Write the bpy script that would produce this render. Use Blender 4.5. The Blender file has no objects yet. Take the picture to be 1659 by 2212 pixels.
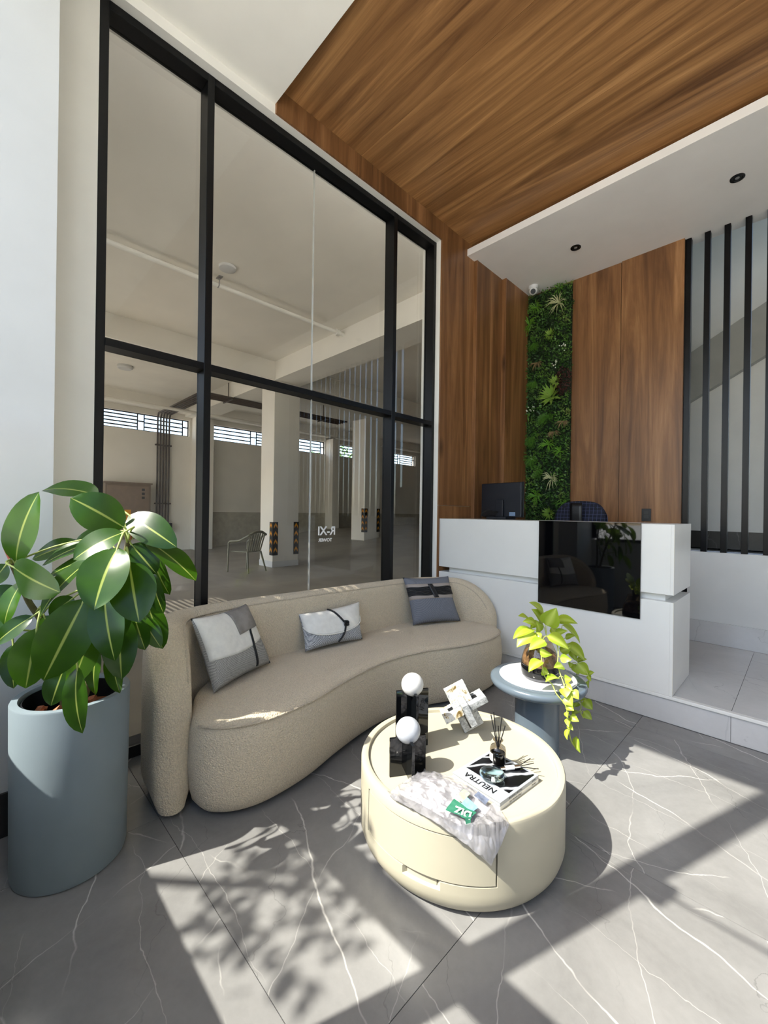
import bpy, bmesh, math, random
from mathutils import Vector, Matrix, noise as mnoise

scn = bpy.context.scene
COL = scn.collection
random.seed(7)
PI = math.pi

# ---------------------------------------------------------------- camera, sky, sun, exposure
cam_data = bpy.data.cameras.new('camera')
cam_data.sensor_fit = 'HORIZONTAL'
cam_data.sensor_width = 36.0
cam_data.lens = 904.0 / 1659.0 * 36.0
cam_data.clip_start = 0.02
cam_data.clip_end = 200
cam = bpy.data.objects.new('camera', cam_data)
COL.objects.link(cam)
YAW, ROLL = math.radians(45.24), math.radians(0.8)
_fw = Vector((-math.sin(YAW), math.cos(YAW), 0))
_rt = Vector((math.cos(YAW), math.sin(YAW), 0))
_dn = Vector((0, 0, -1))
_ix = _rt * math.cos(ROLL) - _dn * math.sin(ROLL)
_iy = _dn * math.cos(ROLL) + _rt * math.sin(ROLL)
_m = Matrix.Identity(4)
for r in range(3):
    _m[r][0] = _ix[r]; _m[r][1] = -_iy[r]; _m[r][2] = -_fw[r]
_m[0][3], _m[1][3], _m[2][3] = 0, 0, 1.33
cam.matrix_world = _m
scn.camera = cam

SUN_DIR = Vector((0.284, 0.803, -1.0))          # direction the light travels
world = bpy.data.worlds.new('world')
scn.world = world
world.use_nodes = True
wn = world.node_tree.nodes
wl = world.node_tree.links
wn.clear()
wo = wn.new('ShaderNodeOutputWorld')
wb = wn.new('ShaderNodeBackground')
ws = wn.new('ShaderNodeTexSky')
ws.sky_type = 'NISHITA'
ws.sun_disc = False
ws.sun_elevation = math.radians(49.5)
ws.sun_rotation = math.radians(199.5)
ws.air_density = 1.0
ws.dust_density = 1.6
ws.ozone_density = 1.0
wb.inputs['Strength'].default_value = 0.44
wl.new(ws.outputs[0], wb.inputs['Color'])
wl.new(wb.outputs[0], wo.inputs['Surface'])

sun_data = bpy.data.lights.new('sun', 'SUN')
sun_data.energy = 9.0
sun_data.color = (1.0, 0.95, 0.86)
sun_data.angle = math.radians(0.53)
sun = bpy.data.objects.new('sun', sun_data)
sun.rotation_euler = SUN_DIR.to_track_quat('-Z', 'Y').to_euler()
sun.location = (-2, -6, 9)
COL.objects.link(sun)

scn.view_settings.view_transform = 'Standard'
scn.view_settings.look = 'None'
scn.view_settings.exposure = 0.50
scn.view_settings.gamma = 1.0
scn.view_settings.use_curve_mapping = False


# ---------------------------------------------------------------- mesh helpers
class MB:
    def __init__(s):
        s.v = []; s.f = []

    def add(s, vs, fs):
        n = len(s.v)
        s.v += [tuple(p) for p in vs]
        s.f += [tuple(i + n for i in q) for q in fs]
        return s

    def box(s, x0, x1, y0, y1, z0, z1):
        vs = [(x0, y0, z0), (x1, y0, z0), (x1, y1, z0), (x0, y1, z0), (x0, y0, z1), (x1, y0, z1), (x1, y1, z1), (x0, y1, z1)]
        return s.add(vs, [(0, 3, 2, 1), (4, 5, 6, 7), (0, 1, 5, 4), (1, 2, 6, 5), (2, 3, 7, 6), (3, 0, 4, 7)])

    def obox(s, c, ax, ay, az, hx, hy, hz):
        """box round c with axes ax, ay, az and half sizes"""
        c, ax, ay, az = Vector(c), Vector(ax).normalized(), Vector(ay).normalized(), Vector(az).normalized()
        vs = [c + ax * (hx * i) + ay * (hy * j) + az * (hz * k) for k in (-1, 1) for (i, j) in ((-1, -1), (1, -1), (1, 1), (-1, 1))]
        return s.add(vs, [(0, 3, 2, 1), (4, 5, 6, 7), (0, 1, 5, 4), (1, 2, 6, 5), (2, 3, 7, 6), (3, 0, 4, 7)])

    def lathe(s, c, prof, n=48, close=True):
        """prof = [(r, z)...] round the vertical through c, from bottom outside to wherever it ends"""
        vs = []
        for r, z in prof:
            for i in range(n):
                a = 2 * PI * i / n
                vs.append((c[0] + r * math.cos(a), c[1] + r * math.sin(a), c[2] + z))
        fs = []
        for k in range(len(prof) - 1):
            for i in range(n):
                j = (i + 1) % n
                fs.append((k * n + i, k * n + j, (k + 1) * n + j, (k + 1) * n + i))
        if close:
            fs.append(tuple(reversed(range(n))))
            m = (len(prof) - 1) * n
            fs.append(tuple(range(m, m + n)))
        return s.add(vs, fs)

    def tube(s, pts, rad, n=8, caps=True):
        pts = [Vector(p) for p in pts]
        if not isinstance(rad, (list, tuple)):
            rad = [rad] * len(pts)
        vs = []; fs = []
        prev = None
        for k, p in enumerate(pts):
            a = pts[max(0, k - 1)]; b = pts[min(len(pts) - 1, k + 1)]
            d = (b - a)
            d = d.normalized() if d.length > 1e-9 else Vector((0, 0, 1))
            if prev is None:
                u = d.orthogonal().normalized()
            else:
                u = prev - d * prev.dot(d)
                u = u.normalized() if u.length > 1e-6 else d.orthogonal().normalized()
            prev = u
            w = d.cross(u)
            for i in range(n):
                t = 2 * PI * i / n
                vs.append(p + (u * math.cos(t) + w * math.sin(t)) * rad[k])
        for k in range(len(pts) - 1):
            for i in range(n):
                j = (i + 1) % n
                fs.append((k * n + i, k * n + j, (k + 1) * n + j, (k + 1) * n + i))
        if caps:
            fs.append(tuple(reversed(range(n))))
            m = (len(pts) - 1) * n
            fs.append(tuple(range(m, m + n)))
        return s.add(vs, fs)

    def sphere(s, c, r, nu=24, nv=16, sz=1.0):
        prof = []
        for k in range(nv + 1):
            a = -PI / 2 + PI * k / nv
            prof.append((max(1e-4, r * math.cos(a)), r * math.sin(a) * sz))
        return s.lathe(c, prof, nu)

    def prism(s, poly, z0, z1):
        n = len(poly)
        vs = [(x, y, z0) for x, y in poly] + [(x, y, z1) for x, y in poly]
        fs = [tuple(reversed(range(n))), tuple(range(n, 2 * n))]
        for i in range(n):
            j = (i + 1) % n
            fs.append((i, j, n + j, n + i))
        return s.add(vs, fs)

    def loft(s, rings, cap=True):
        n = len(rings[0]); vs = []; fs = []
        for r in rings: vs += list(r)
        for k in range(len(rings) - 1):
            for i in range(n):
                j = (i + 1) % n
                fs.append((k * n + i, k * n + j, (k + 1) * n + j, (k + 1) * n + i))
        if cap:
            fs.append(tuple(reversed(range(n))))
            m = (len(rings) - 1) * n
            fs.append(tuple(range(m, m + n)))
        return s.add(vs, fs)

    def grid(s, fn, nu, nv):
        vs = [fn(i / nu, j / nv) for j in range(nv + 1) for i in range(nu + 1)]
        fs = []
        for j in range(nv):
            for i in range(nu):
                a = j * (nu + 1) + i
                fs.append((a, a + 1, a + nu + 2, a + nu + 1))
        return s.add(vs, fs)

    def build(s, name, mat, parent=None, smooth=None, bevel=0, seg=2):
        me = bpy.data.meshes.new(name)
        me.from_pydata([tuple(p) for p in s.v], [], s.f)
        me.update()
        bm = bmesh.new(); bm.from_mesh(me)
        bmesh.ops.recalc_face_normals(bm, faces=bm.faces)
        bm.to_mesh(me); bm.free()
        if smooth:
            me.shade_smooth()
            me.set_sharp_from_angle(angle=math.radians(smooth))
        o = bpy.data.objects.new(name, me)
        if mat: me.materials.append(mat)
        COL.objects.link(o)
        if parent is not None: attach(o, parent)
        if bevel:
            b = o.modifiers.new('bevel', 'BEVEL')
            b.width = bevel; b.segments = seg; b.limit_method = 'ANGLE'; b.angle_limit = math.radians(40)
        return o


def attach(o, parent):
    """parent o (built in world coordinates) under parent without moving it"""
    o.parent = parent
    o.matrix_parent_inverse = base_matrix(parent).inverted()


def base_matrix(o):
    m = Matrix.LocRotScale(o.location, o.rotation_euler, o.scale)
    if o.parent is not None:
        m = base_matrix(o.parent) @ o.matrix_parent_inverse @ m
    return m


def thing(name, label, cat, loc=(0, 0, 0), group=None):
    o = bpy.data.objects.new(name, None)
    o.empty_display_size = 0.1
    o.location = loc
    COL.objects.link(o)
    return tag(o, label, cat, group)


def tag(o, label, cat, group=None, kind=None):
    o['label'] = label
    o['category'] = cat
    if group: o['group'] = group
    if kind: o['kind'] = kind
    return o


def struct(o, label=None):
    o['kind'] = 'structure'
    if label: o['label'] = label
    return o


def copy_tree(o, parent=None, delta=None, label=None):
    c = o.copy(); COL.objects.link(c)
    if parent is not None:
        c.parent = parent
    if delta is not None: c.location = Vector(o.location) + Vector(delta)
    if label: c['label'] = label
    for ch in [q for q in bpy.data.objects if q.parent == o]:
        copy_tree(ch, c)
    return c


def crv(pts, n):
    """Catmull-Rom through pts (tuples of any length), n samples per span"""
    res = []
    P = [pts[0]] + list(pts) + [pts[-1]]
    for k in range(1, len(P) - 2):
        for i in range(n):
            t = i / n
            q = []
            for a, b, c, d in zip(P[k - 1], P[k], P[k + 1], P[k + 2]):
                q.append(.5 * (2 * b + (c - a) * t + (2 * a - 5 * b + 4 * c - d) * t * t + (3 * b - a - 3 * c + d) * t ** 3))
            res.append(tuple(q))
    res.append(tuple(pts[-1]))
    return res


def text_mesh(name, txt, size, mat, origin, xdir, ydir, parent=None, depth=0.0006, align='CENTER', bold=0.0):
    cu = bpy.data.curves.new(name, 'FONT')
    cu.body = txt; cu.size = size; cu.align_x = align; cu.align_y = 'CENTER'
    cu.extrude = depth; cu.offset = bold
    o = bpy.data.objects.new(name + '_tmp', cu)
    COL.objects.link(o)
    dg = bpy.context.evaluated_depsgraph_get()
    me = bpy.data.meshes.new_from_object(o.evaluated_get(dg))
    bpy.data.objects.remove(o)
    X = Vector(xdir).normalized(); Y = Vector(ydir).normalized(); Z = X.cross(Y)
    M = Matrix(((X.x, Y.x, Z.x, origin[0]), (X.y, Y.y, Z.y, origin[1]), (X.z, Y.z, Z.z, origin[2]), (0, 0, 0, 1)))
    me.transform(M)
    me.materials.clear(); me.materials.append(mat)
    ob = bpy.data.objects.new(name, me)
    COL.objects.link(ob)
    if parent is not None: attach(ob, parent)
    return ob


# ---------------------------------------------------------------- materials
def s2l(r, g, b):
    f = lambda c: (c / 255 / 12.92) if c / 255 <= .04045 else ((c / 255 + .055) / 1.055) ** 2.4
    return (f(r), f(g), f(b), 1)


class MatB:
    def __init__(s, name):
        s.m = bpy.data.materials.new(name); s.m.use_nodes = True
        s.t = s.m.node_tree; s.n = s.t.nodes; s.l = s.t.links
        s.p = s.n.get('Principled BSDF'); s.out = s.n.get('Material Output')

    def nd(s, typ, **kw):
        n = s.n.new(typ)
        for k, v in kw.items():
            if k in n.inputs.keys() if hasattr(n.inputs, 'keys') else False:
                n.inputs[k].default_value = v
            else:
                setattr(n, k, v)
        return n

    def coords(s, scale=(1, 1, 1), rot=(0, 0, 0), kind='Object', rand=0.0):
        c = s.n.new('ShaderNodeTexCoord'); mp = s.n.new('ShaderNodeMapping')
        mp.inputs['Scale'].default_value = scale; mp.inputs['Rotation'].default_value = rot
        s.l.new(c.outputs[kind], mp.inputs['Vector'])
        if rand:
            oi = s.n.new('ShaderNodeObjectInfo'); mu = s.n.new('ShaderNodeMath'); mu.operation = 'MULTIPLY'
            mu.inputs[1].default_value = rand
            s.l.new(oi.outputs['Random'], mu.inputs[0])
            s.l.new(mu.outputs[0], mp.inputs['Location'])
        return mp.outputs[0]

    def noise(s, vec, scale, detail=4, rough=.55, dist=0.0):
        n = s.n.new('ShaderNodeTexNoise')
        n.inputs['Scale'].default_value = scale; n.inputs['Detail'].default_value = detail
        n.inputs['Roughness'].default_value = rough; n.inputs['Distortion'].default_value = dist
        if vec is not None: s.l.new(vec, n.inputs['Vector'])
        return n.outputs['Fac']

    def ramp(s, fac, stops, interp='LINEAR'):
        r = s.n.new('ShaderNodeValToRGB'); r.color_ramp.interpolation = interp
        el = r.color_ramp.elements
        while len(el) > 1: el.remove(el[0])
        el[0].position = stops[0][0]; el[0].color = stops[0][1]
        for p, c in stops[1:]:
            e = el.new(p); e.color = c
        s.l.new(fac, r.inputs[0])
        return r.outputs[0]

    def mix(s, fac, a, b, blend='MIX'):
        m = s.n.new('ShaderNodeMix'); m.data_type = 'RGBA'; m.blend_type = blend
        for inp, val in ((m.inputs[0], fac), (m.inputs[6], a), (m.inputs[7], b)):
            if hasattr(val, 'links') or isinstance(val, bpy.types.NodeSocket): s.l.new(val, inp)
            else: inp.default_value = val
        return m.outputs[2]

    def math(s, op, a, b=None, clamp=False):
        m = s.n.new('ShaderNodeMath'); m.operation = op; m.use_clamp = clamp
        for inp, val in ((m.inputs[0], a), (m.inputs[1], b)):
            if val is None: continue
            if isinstance(val, bpy.types.NodeSocket): s.l.new(val, inp)
            else: inp.default_value = val
        return m.outputs[0]

    def bump(s, h, strength=.3, dist=.01):
        b = s.n.new('ShaderNodeBump'); b.inputs['Strength'].default_value = strength; b.inputs['Distance'].default_value = dist
        s.l.new(h, b.inputs['Height']); s.l.new(b.outputs[0], s.p.inputs['Normal'])

    def set(s, **kw):
        names = dict(col='Base Color', rough='Roughness', metal='Metallic', spec='Specular IOR Level', trans='Transmission Weight', ior='IOR',
                     coat='Coat Weight', sheen='Sheen Weight', alpha='Alpha', emit='Emission Color', emits='Emission Strength', sss='Subsurface Weight')
        for k, v in kw.items():
            i = s.p.inputs[names[k]]
            if isinstance(v, bpy.types.NodeSocket): s.l.new(v, i)
            else: i.default_value = v
        return s


def plain(name, c, rough=.5, var=.06, scale=6, metal=0.0, bump=0.0, bscale=80, bdist=.002, spec=.5, coat=0.0):
    """plain paint / plastic / fabric: colour with a faint procedural mottling"""
    b = MatB(name); v = b.coords()
    n = b.noise(v, scale, 4)
    d = tuple(max(0, x * (1 - var * 2)) for x in c[:3]) + (1,); l = tuple(min(1, x * (1 + var * 2)) for x in c[:3]) + (1,)
    b.set(col=b.ramp(n, [(.3, d), (.7, l)]), rough=rough, metal=metal, spec=spec, coat=coat)
    if bump: b.bump(b.noise(v, bscale, 3), bump, bdist)
    return b.m


def wood_mat(name, along, tint=1.0, hue=(1, 1, 1)):
    """laminate wood, grain running along axis 0/1/2 of the world"""
    b = MatB(name)
    sc = [4.2, 4.2, 4.2]; sc[along] = .26
    v = b.coords(tuple(sc), rand=13.0)
    base = b.noise(v, 1.35, 7, .62, 1.6)
    sc2 = [46, 46, 46]; sc2[along] = 1.3
    fine = b.noise(b.coords(tuple(sc2), rand=5.0), 1.4, 6, .7, .3)
    sc3 = [1.3, 1.3, 1.3]; sc3[along] = .35
    broad = b.noise(b.coords(tuple(sc3), rand=9.0), 1.6, 3)
    f = b.math('ADD', b.math('MULTIPLY', base, .80), b.math('MULTIPLY', fine, .20))
    f = b.math('ADD', b.math('MULTIPLY', f, .82), b.math('MULTIPLY', broad, .18))
    T = lambda r, g, bb: tuple(min(1, c * tint * h) for c, h in zip(s2l(r, g, bb)[:3], hue)) + (1,)
    col = b.ramp(f, [(.33, T(76, 51, 29)), (.43, T(101, 72, 42)), (.50, T(118, 86, 51)), (.57, T(135, 101, 62)), (.68, T(166, 129, 84))])
    # knots
    vo = b.n.new('ShaderNodeTexVoronoi'); vo.inputs['Scale'].default_value = 1.0
    sk = [2.6, 2.6, 2.6]; sk[along] = 1.1
    b.l.new(b.coords(tuple(sk), rand=21.0), vo.inputs['Vector'])
    k = b.ramp(vo.outputs['Distance'], [(.0, (.35, .35, .35, 1)), (.055, (.6, .6, .6, 1)), (.13, (1, 1, 1, 1))])
    col = b.mix(1.0, col, k, 'MULTIPLY')
    b.set(col=col, rough=.38, spec=.4)
    b.bump(fine, .08, .002)
    return b.m


def marble_floor(name, base, vein, scale=1.0, rough=.18, vein_amt=.85, rand=17.0, dark=.8):
    b = MatB(name)
    v = b.coords((1, 1, 1), (0, 0, .5), rand=rand)
    cloud = b.noise(v, 1.6 * scale, 6, .6, .8)
    sp = b.noise(v, 40 * scale, 3, .7)
    cl = b.math('ADD', b.math('MULTIPLY', cloud, .85), b.math('MULTIPLY', sp, .15))
    d = tuple(c * dark for c in base[:3]) + (1,); l = tuple(min(1, c * (2.05 - dark)) for c in base[:3]) + (1,)
    col = b.ramp(cl, [(.32, d), (.68, l)])

    def veins(ang, freq, width, warp, wscale, off):
        """thin broken lines running mostly one way, wandering a little"""
        vv = b.coords((1, 1, 1), (0, 0, ang), rand=rand)
        sx = b.n.new('ShaderNodeSeparateXYZ'); b.l.new(vv, sx.inputs[0])
        w1 = b.noise(vv, wscale, 5, .55); w2 = b.noise(vv, wscale * 7, 4, .6)
        t = b.math('ADD', b.math('MULTIPLY', sx.outputs[1], freq), b.math('ADD', b.math('MULTIPLY', w1, warp), b.math('MULTIPLY', w2, warp * .09)))
        t = b.math('FRACT', b.math('ADD', t, off))
        d = b.math('ABSOLUTE', b.math('SUBTRACT', t, .5))
        thick = b.math('MULTIPLY', b.noise(vv, wscale * 3, 2), width * 2)
        line = b.math('SUBTRACT', 1.0, b.math('DIVIDE', d, thick), True)
        brk = b.ramp(b.noise(b.coords((1, 1, 1), (.3 * off, 0, ang + off), rand=rand * 1.7), 2.3 * scale, 2), [(.42, (0, 0, 0, 1)), (.56, (1, 1, 1, 1))])
        return b.math('MULTIPLY', line, brk)
    for ang, fr, wd, wp_, ws_, of, am in ((.35, 2.2, .010, .75, .9, .13, .9), (-.55, 1.7, .007, .7, 1.0, .61, .75), (1.15, 2.6, .008, .9, 1.0, .37, .5), (.1, 3.4, .006, 1.1, 1.3, .83, .45)):
        col = b.mix(b.math('MULTIPLY', veins(ang, fr * scale, wd, wp_, ws_ * scale, of), vein_amt * am), col, vein)
    v3 = veins(.8, 2.2 * scale, .007, 1.8, 1.7 * scale, .29)
    dk = tuple(c * .45 for c in base[:3]) + (1,)
    col = b.mix(b.math('MULTIPLY', v3, .45), col, dk)
    b.set(col=col, rough=rough, spec=.5)
    return b.m


def glass_sheet(name, tint=(1, 1, 1, 1), refl=1.0, rough=0.0, ior=1.5):
    """architectural glass: clear transmission without refraction and a Fresnel reflection"""
    b = MatB(name)
    b.n.remove(b.p)
    tr = b.n.new('ShaderNodeBsdfTransparent'); gl = b.n.new('ShaderNodeBsdfGlossy'); mx = b.n.new('ShaderNodeMixShader')
    v = b.coords()
    col = b.ramp(b.noise(v, .8, 3), [(.3, tuple(c * .97 for c in tint[:3]) + (1,)), (.7, tint)])
    b.l.new(col, tr.inputs['Color'])
    gl.inputs['Roughness'].default_value = rough
    fr = b.n.new('ShaderNodeFresnel'); fr.inputs['IOR'].default_value = ior
    geo = b.n.new('ShaderNodeNewGeometry')
    f = b.math('MULTIPLY', fr.outputs[0], b.math('MULTIPLY', b.math('SUBTRACT', 1.0, geo.outputs['Backfacing']), refl), True)
    b.l.new(f, mx.inputs[0]); b.l.new(tr.outputs[0], mx.inputs[1]); b.l.new(gl.outputs[0], mx.inputs[2])
    b.l.new(mx.outputs[0], b.out.inputs['Surface'])
    return b.m


def leaf_mat(name, top, light, under, rough=.28, vein=(.45, .6, .15, 1), transl=.35):
    """leaf: per-leaf colour change, paler midrib from UV-free attribute 'rib', light shining through"""
    b = MatB(name)
    oi = b.n.new('ShaderNodeObjectInfo')
    at = b.n.new('ShaderNodeAttribute'); at.attribute_name = 'rib'
    v = b.coords((1, 1, 1), rand=3.0)
    n = b.noise(v, 14, 4)
    c = b.mix(b.math('ADD', b.math('MULTIPLY', oi.outputs['Random'], .5), b.math('MULTIPLY', n, .5)), top, light)
    geo = b.n.new('ShaderNodeNewGeometry')
    c = b.mix(geo.outputs['Backfacing'], c, under)
    c = b.mix(at.outputs['Fac'], c, vein)
    b.set(col=c, rough=rough, spec=.38)
    tl = b.n.new('ShaderNodeBsdfTranslucent'); mx = b.n.new('ShaderNodeMixShader'); mx.inputs[0].default_value = transl
    b.l.new(b.mix(.5, c, light, 'MIX'), tl.inputs['Color'])
    b.l.new(b.p.outputs[0], mx.inputs[1]); b.l.new(tl.outputs[0], mx.inputs[2])
    b.l.new(mx.outputs[0], b.out.inputs['Surface'])
    return b.m


M = {}
M['wall'] = plain('white_wall_paint', s2l(238, 235, 226), .7, .015, 3, bump=.05, bscale=120, bdist=.001)
M['wall_dimmed'] = plain('white_paint_dimmed', s2l(208, 208, 205), .7, .015, 3, bump=.05, bscale=120, bdist=.001)  # same white paint, darkened in colour to stand in for weaker light
M['ceil'] = plain('ceiling_paint', s2l(246, 243, 234), .75, .012, 3)
M['soffit'] = plain('soffit_paint', s2l(247, 244, 238), .6, .012, 3)
M['garage_wall'] = plain('garage_wall_paint', s2l(230, 225, 213), .8, .02, 1.5)
M['garage_ceil'] = plain('garage_ceiling_paint', s2l(238, 233, 221), .8, .02, 1.5)
M['garage_floor'] = plain('garage_concrete', s2l(150, 144, 132), .5, .08, 1.2)
M['black_alu'] = plain('black_aluminium', s2l(9, 10, 12), .38, .05, 8, spec=.25)
M['black_slat'] = plain('black_slat_lacquer', s2l(8, 8, 10), .3, .05, 8, spec=.22)
M['tile'] = marble_floor('grey_marble_tile', s2l(122, 121, 119), s2l(206, 203, 196), 1.0, .2)
M['grout'] = plain('grout', s2l(120, 118, 115), .9)
M['plat'] = marble_floor('white_marble_tile', s2l(192, 191, 189), s2l(140, 141, 144), .8, .10, .5, dark=.93)
M['darktile'] = marble_floor('dark_grey_tile', s2l(70, 66, 60), s2l(120, 115, 108), 1.4, .3)
M['wood_z'] = wood_mat('walnut_laminate_upright', 2, 1.22, (1, .90, .96))
M['wood_x'] = wood_mat('walnut_laminate_ceiling', 0, 2.0, (1, .96, 1))
M['wood_edge'] = plain('laminate_edge', s2l(150, 108, 80), .5, .08, 20)
M['base_dark'] = plain('dark_baseboard', s2l(34, 33, 32), .35)
M['counter'] = plain('white_lacquer_panel', s2l(222, 221, 216), .32, .01, 4)
M['counter_edge'] = plain('panel_edge_band', s2l(214, 205, 186), .5, .02)
M['blackglass'] = plain('black_glass', s2l(5, 5, 7), .03, .02, 3, spec=.6)
M['glass'] = glass_sheet('window_glass', (.97, .97, .965, 1), 1.0)
M['facade_glass'] = glass_sheet('facade_glass', (.98, .99, .99, 1), .6)
M['white_pl'] = plain('white_plastic', s2l(230, 230, 228), .4, .01)
M['black_pl'] = plain('black_plastic', s2l(14, 14, 16), .4, .05)
M['skirting'] = plain('grey_skirting', s2l(150, 150, 150), .4)

# ---------------------------------------------------------------- measured positions (metres)
RUBBER = [
(-2.019, 0.123, 1.128, -1.939, 0.175, 1.371, 0.892, -0.402, -0.208, 0.11),
(-1.974, 0.367, 1.377, -2.15, 0.218, 1.397, 0.422, -0.389, 0.819, 0.097),
(-1.743, 0.401, 1.26, -1.787, 0.257, 1.358, 0.966, -0.253, 0.06, 0.119),
(-1.766, 0.42, 1.305, -1.594, 0.523, 1.2, 0.635, -0.665, 0.392, 0.097),
(-1.717, 0.47, 1.211, -1.545, 0.573, 1.082, 0.477, 0.262, 0.839, 0.1),
(-1.619, 0.355, 1.2, -1.551, 0.282, 1.024, 0.914, -0.097, 0.394, 0.128),
(-1.663, 0.382, 1.247, -1.693, 0.253, 1.163, 0.969, -0.245, 0.035, 0.09),
(-1.615, 0.388, 1.148, -1.524, 0.395, 0.971, 0.862, -0.259, 0.435, 0.12),
(-1.724, 0.42, 1.2, -1.663, 0.482, 1.1, 0.873, -0.385, 0.299, 0.088),
(-1.763, 0.494, 1.169, -1.713, 0.545, 1.011, 0.628, -0.777, -0.049, 0.073),
(-1.715, 0.486, 1.09, -1.663, 0.511, 0.954, 0.615, -0.783, 0.097, 0.062),
(-1.77, 0.487, 0.974, -1.729, 0.529, 0.805, 0.952, -0.256, 0.17, 0.076),
(-1.71, 0.378, 0.963, -1.653, 0.378, 0.754, 0.944, -0.212, 0.253, 0.093),
(-1.813, 0.387, 0.809, -1.772, 0.4, 0.659, 0.692, -0.71, 0.128, 0.065),
(-1.651, 0.324, 1.055, -1.578, 0.34, 0.847, 0.826, -0.505, 0.248, 0.093),
(-1.671, 0.275, 1.032, -1.683, 0.177, 0.798, 0.975, -0.218, 0.04, 0.128),
(-1.833, 0.168, 0.921, -1.805, 0.14, 0.743, 0.98, -0.096, 0.173, 0.101),
(-1.994, 0.119, 0.84, -1.94, 0.117, 0.705, 0.912, -0.18, 0.37, 0.061),
(-1.766, 0.236, 0.79, -1.745, 0.2, 0.683, 0.961, -0.146, 0.235, 0.069),
(-1.686, 0.26, 0.806, -1.6, 0.261, 0.631, 0.54, -0.801, 0.259, 0.082),
(-1.729, 0.301, 0.927, -1.729, 0.245, 0.733, 0.909, 0.4, -0.118, 0.085),
(-1.841, 0.345, 0.811, -1.811, 0.333, 0.66, 0.51, -0.843, 0.17, 0.065),
(-1.933, 0.11, 1.123, -1.71, 0.207, 1.059, 0.349, -0.921, -0.175, 0.105),
(-1.947, 0.139, 1.07, -1.936, 0.093, 0.931, 0.763, -0.593, 0.256, 0.061),
(-1.985, 0.129, 1.04, -1.999, 0.057, 0.981, 0.976, -0.218, 0.023, 0.076),
(-1.894, 0.163, 0.951, -1.93, 0.07, 0.866, 0.859, -0.484, 0.167, 0.055),
(-2.015, 0.099, 1.125, -2.028, 0.057, 1.055, 0.983, -0.161, -0.085, 0.052),
(-1.754, 0.305, 1.151, -1.821, 0.181, 0.97, 0.423, -0.813, 0.4, 0.096),
(-1.873, 0.313, 1.198, -1.946, 0.197, 1.124, 0.535, -0.666, 0.521, 0.065),
(-1.954, 0.302, 1.197, -2.047, 0.179, 1.137, 0.631, -0.671, 0.388, 0.069),
(-1.826, 0.317, 1.147, -1.901, 0.213, 1.088, 0.504, -0.673, 0.542, 0.059),
(-1.897, 0.416, 1.236, -2.033, 0.308, 1.199, 0.544, -0.783, 0.301, 0.074),
(-1.943, 0.285, 0.992, -1.978, 0.221, 0.926, 0.906, -0.414, -0.085, 0.065),
(-1.945, 0.197, 0.936, -1.887, 0.227, 0.842, 0.861, -0.189, 0.473, 0.062),
(-1.759, 0.441, 0.93, -1.709, 0.464, 0.817, 0.9, -0.265, 0.346, 0.061),
(-1.77, 0.459, 0.926, -1.702, 0.513, 0.815, 0.877, -0.19, 0.441, 0.059),
(-1.994, 0.19, 0.808, -1.999, 0.185, 0.702, 0.993, -0.11, -0.041, 0.048),
(-2.004, 0.251, 0.952, -1.965, 0.262, 0.764, 0.973, -0.123, 0.197, 0.098),
(-1.881, 0.376, 1.06, -1.88, 0.348, 0.923, 0.976, -0.214, 0.046, 0.098),
(-2.026, 0.087, 1.006, -1.996, 0.061, 0.885, 0.969, -0.023, 0.247, 0.061),
(-1.935, 0.293, 0.852, -1.928, 0.3, 0.713, 0.989, -0.137, 0.046, 0.081),
]
RUBBER_STEM_A = [(-1.732, 0.412, 1.214), (-1.765, 0.407, 1.139), (-1.82, 0.394, 0.996), (-1.897, 0.36, 0.795)]
RUBBER_STEM_B = [(-2.031, 0.111, 1.126), (-2.038, 0.132, 1.066), (-2.037, 0.162, 0.977), (-2.022, 0.205, 0.886), (-2.002, 0.253, 0.739)]
SHEATH_A = [(-1.729, 0.415, 1.218), (-1.712, 0.433, 1.275)]
SHEATH_B = [(-2.03, 0.112, 1.128), (-2.05, 0.091, 1.175)]
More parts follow.
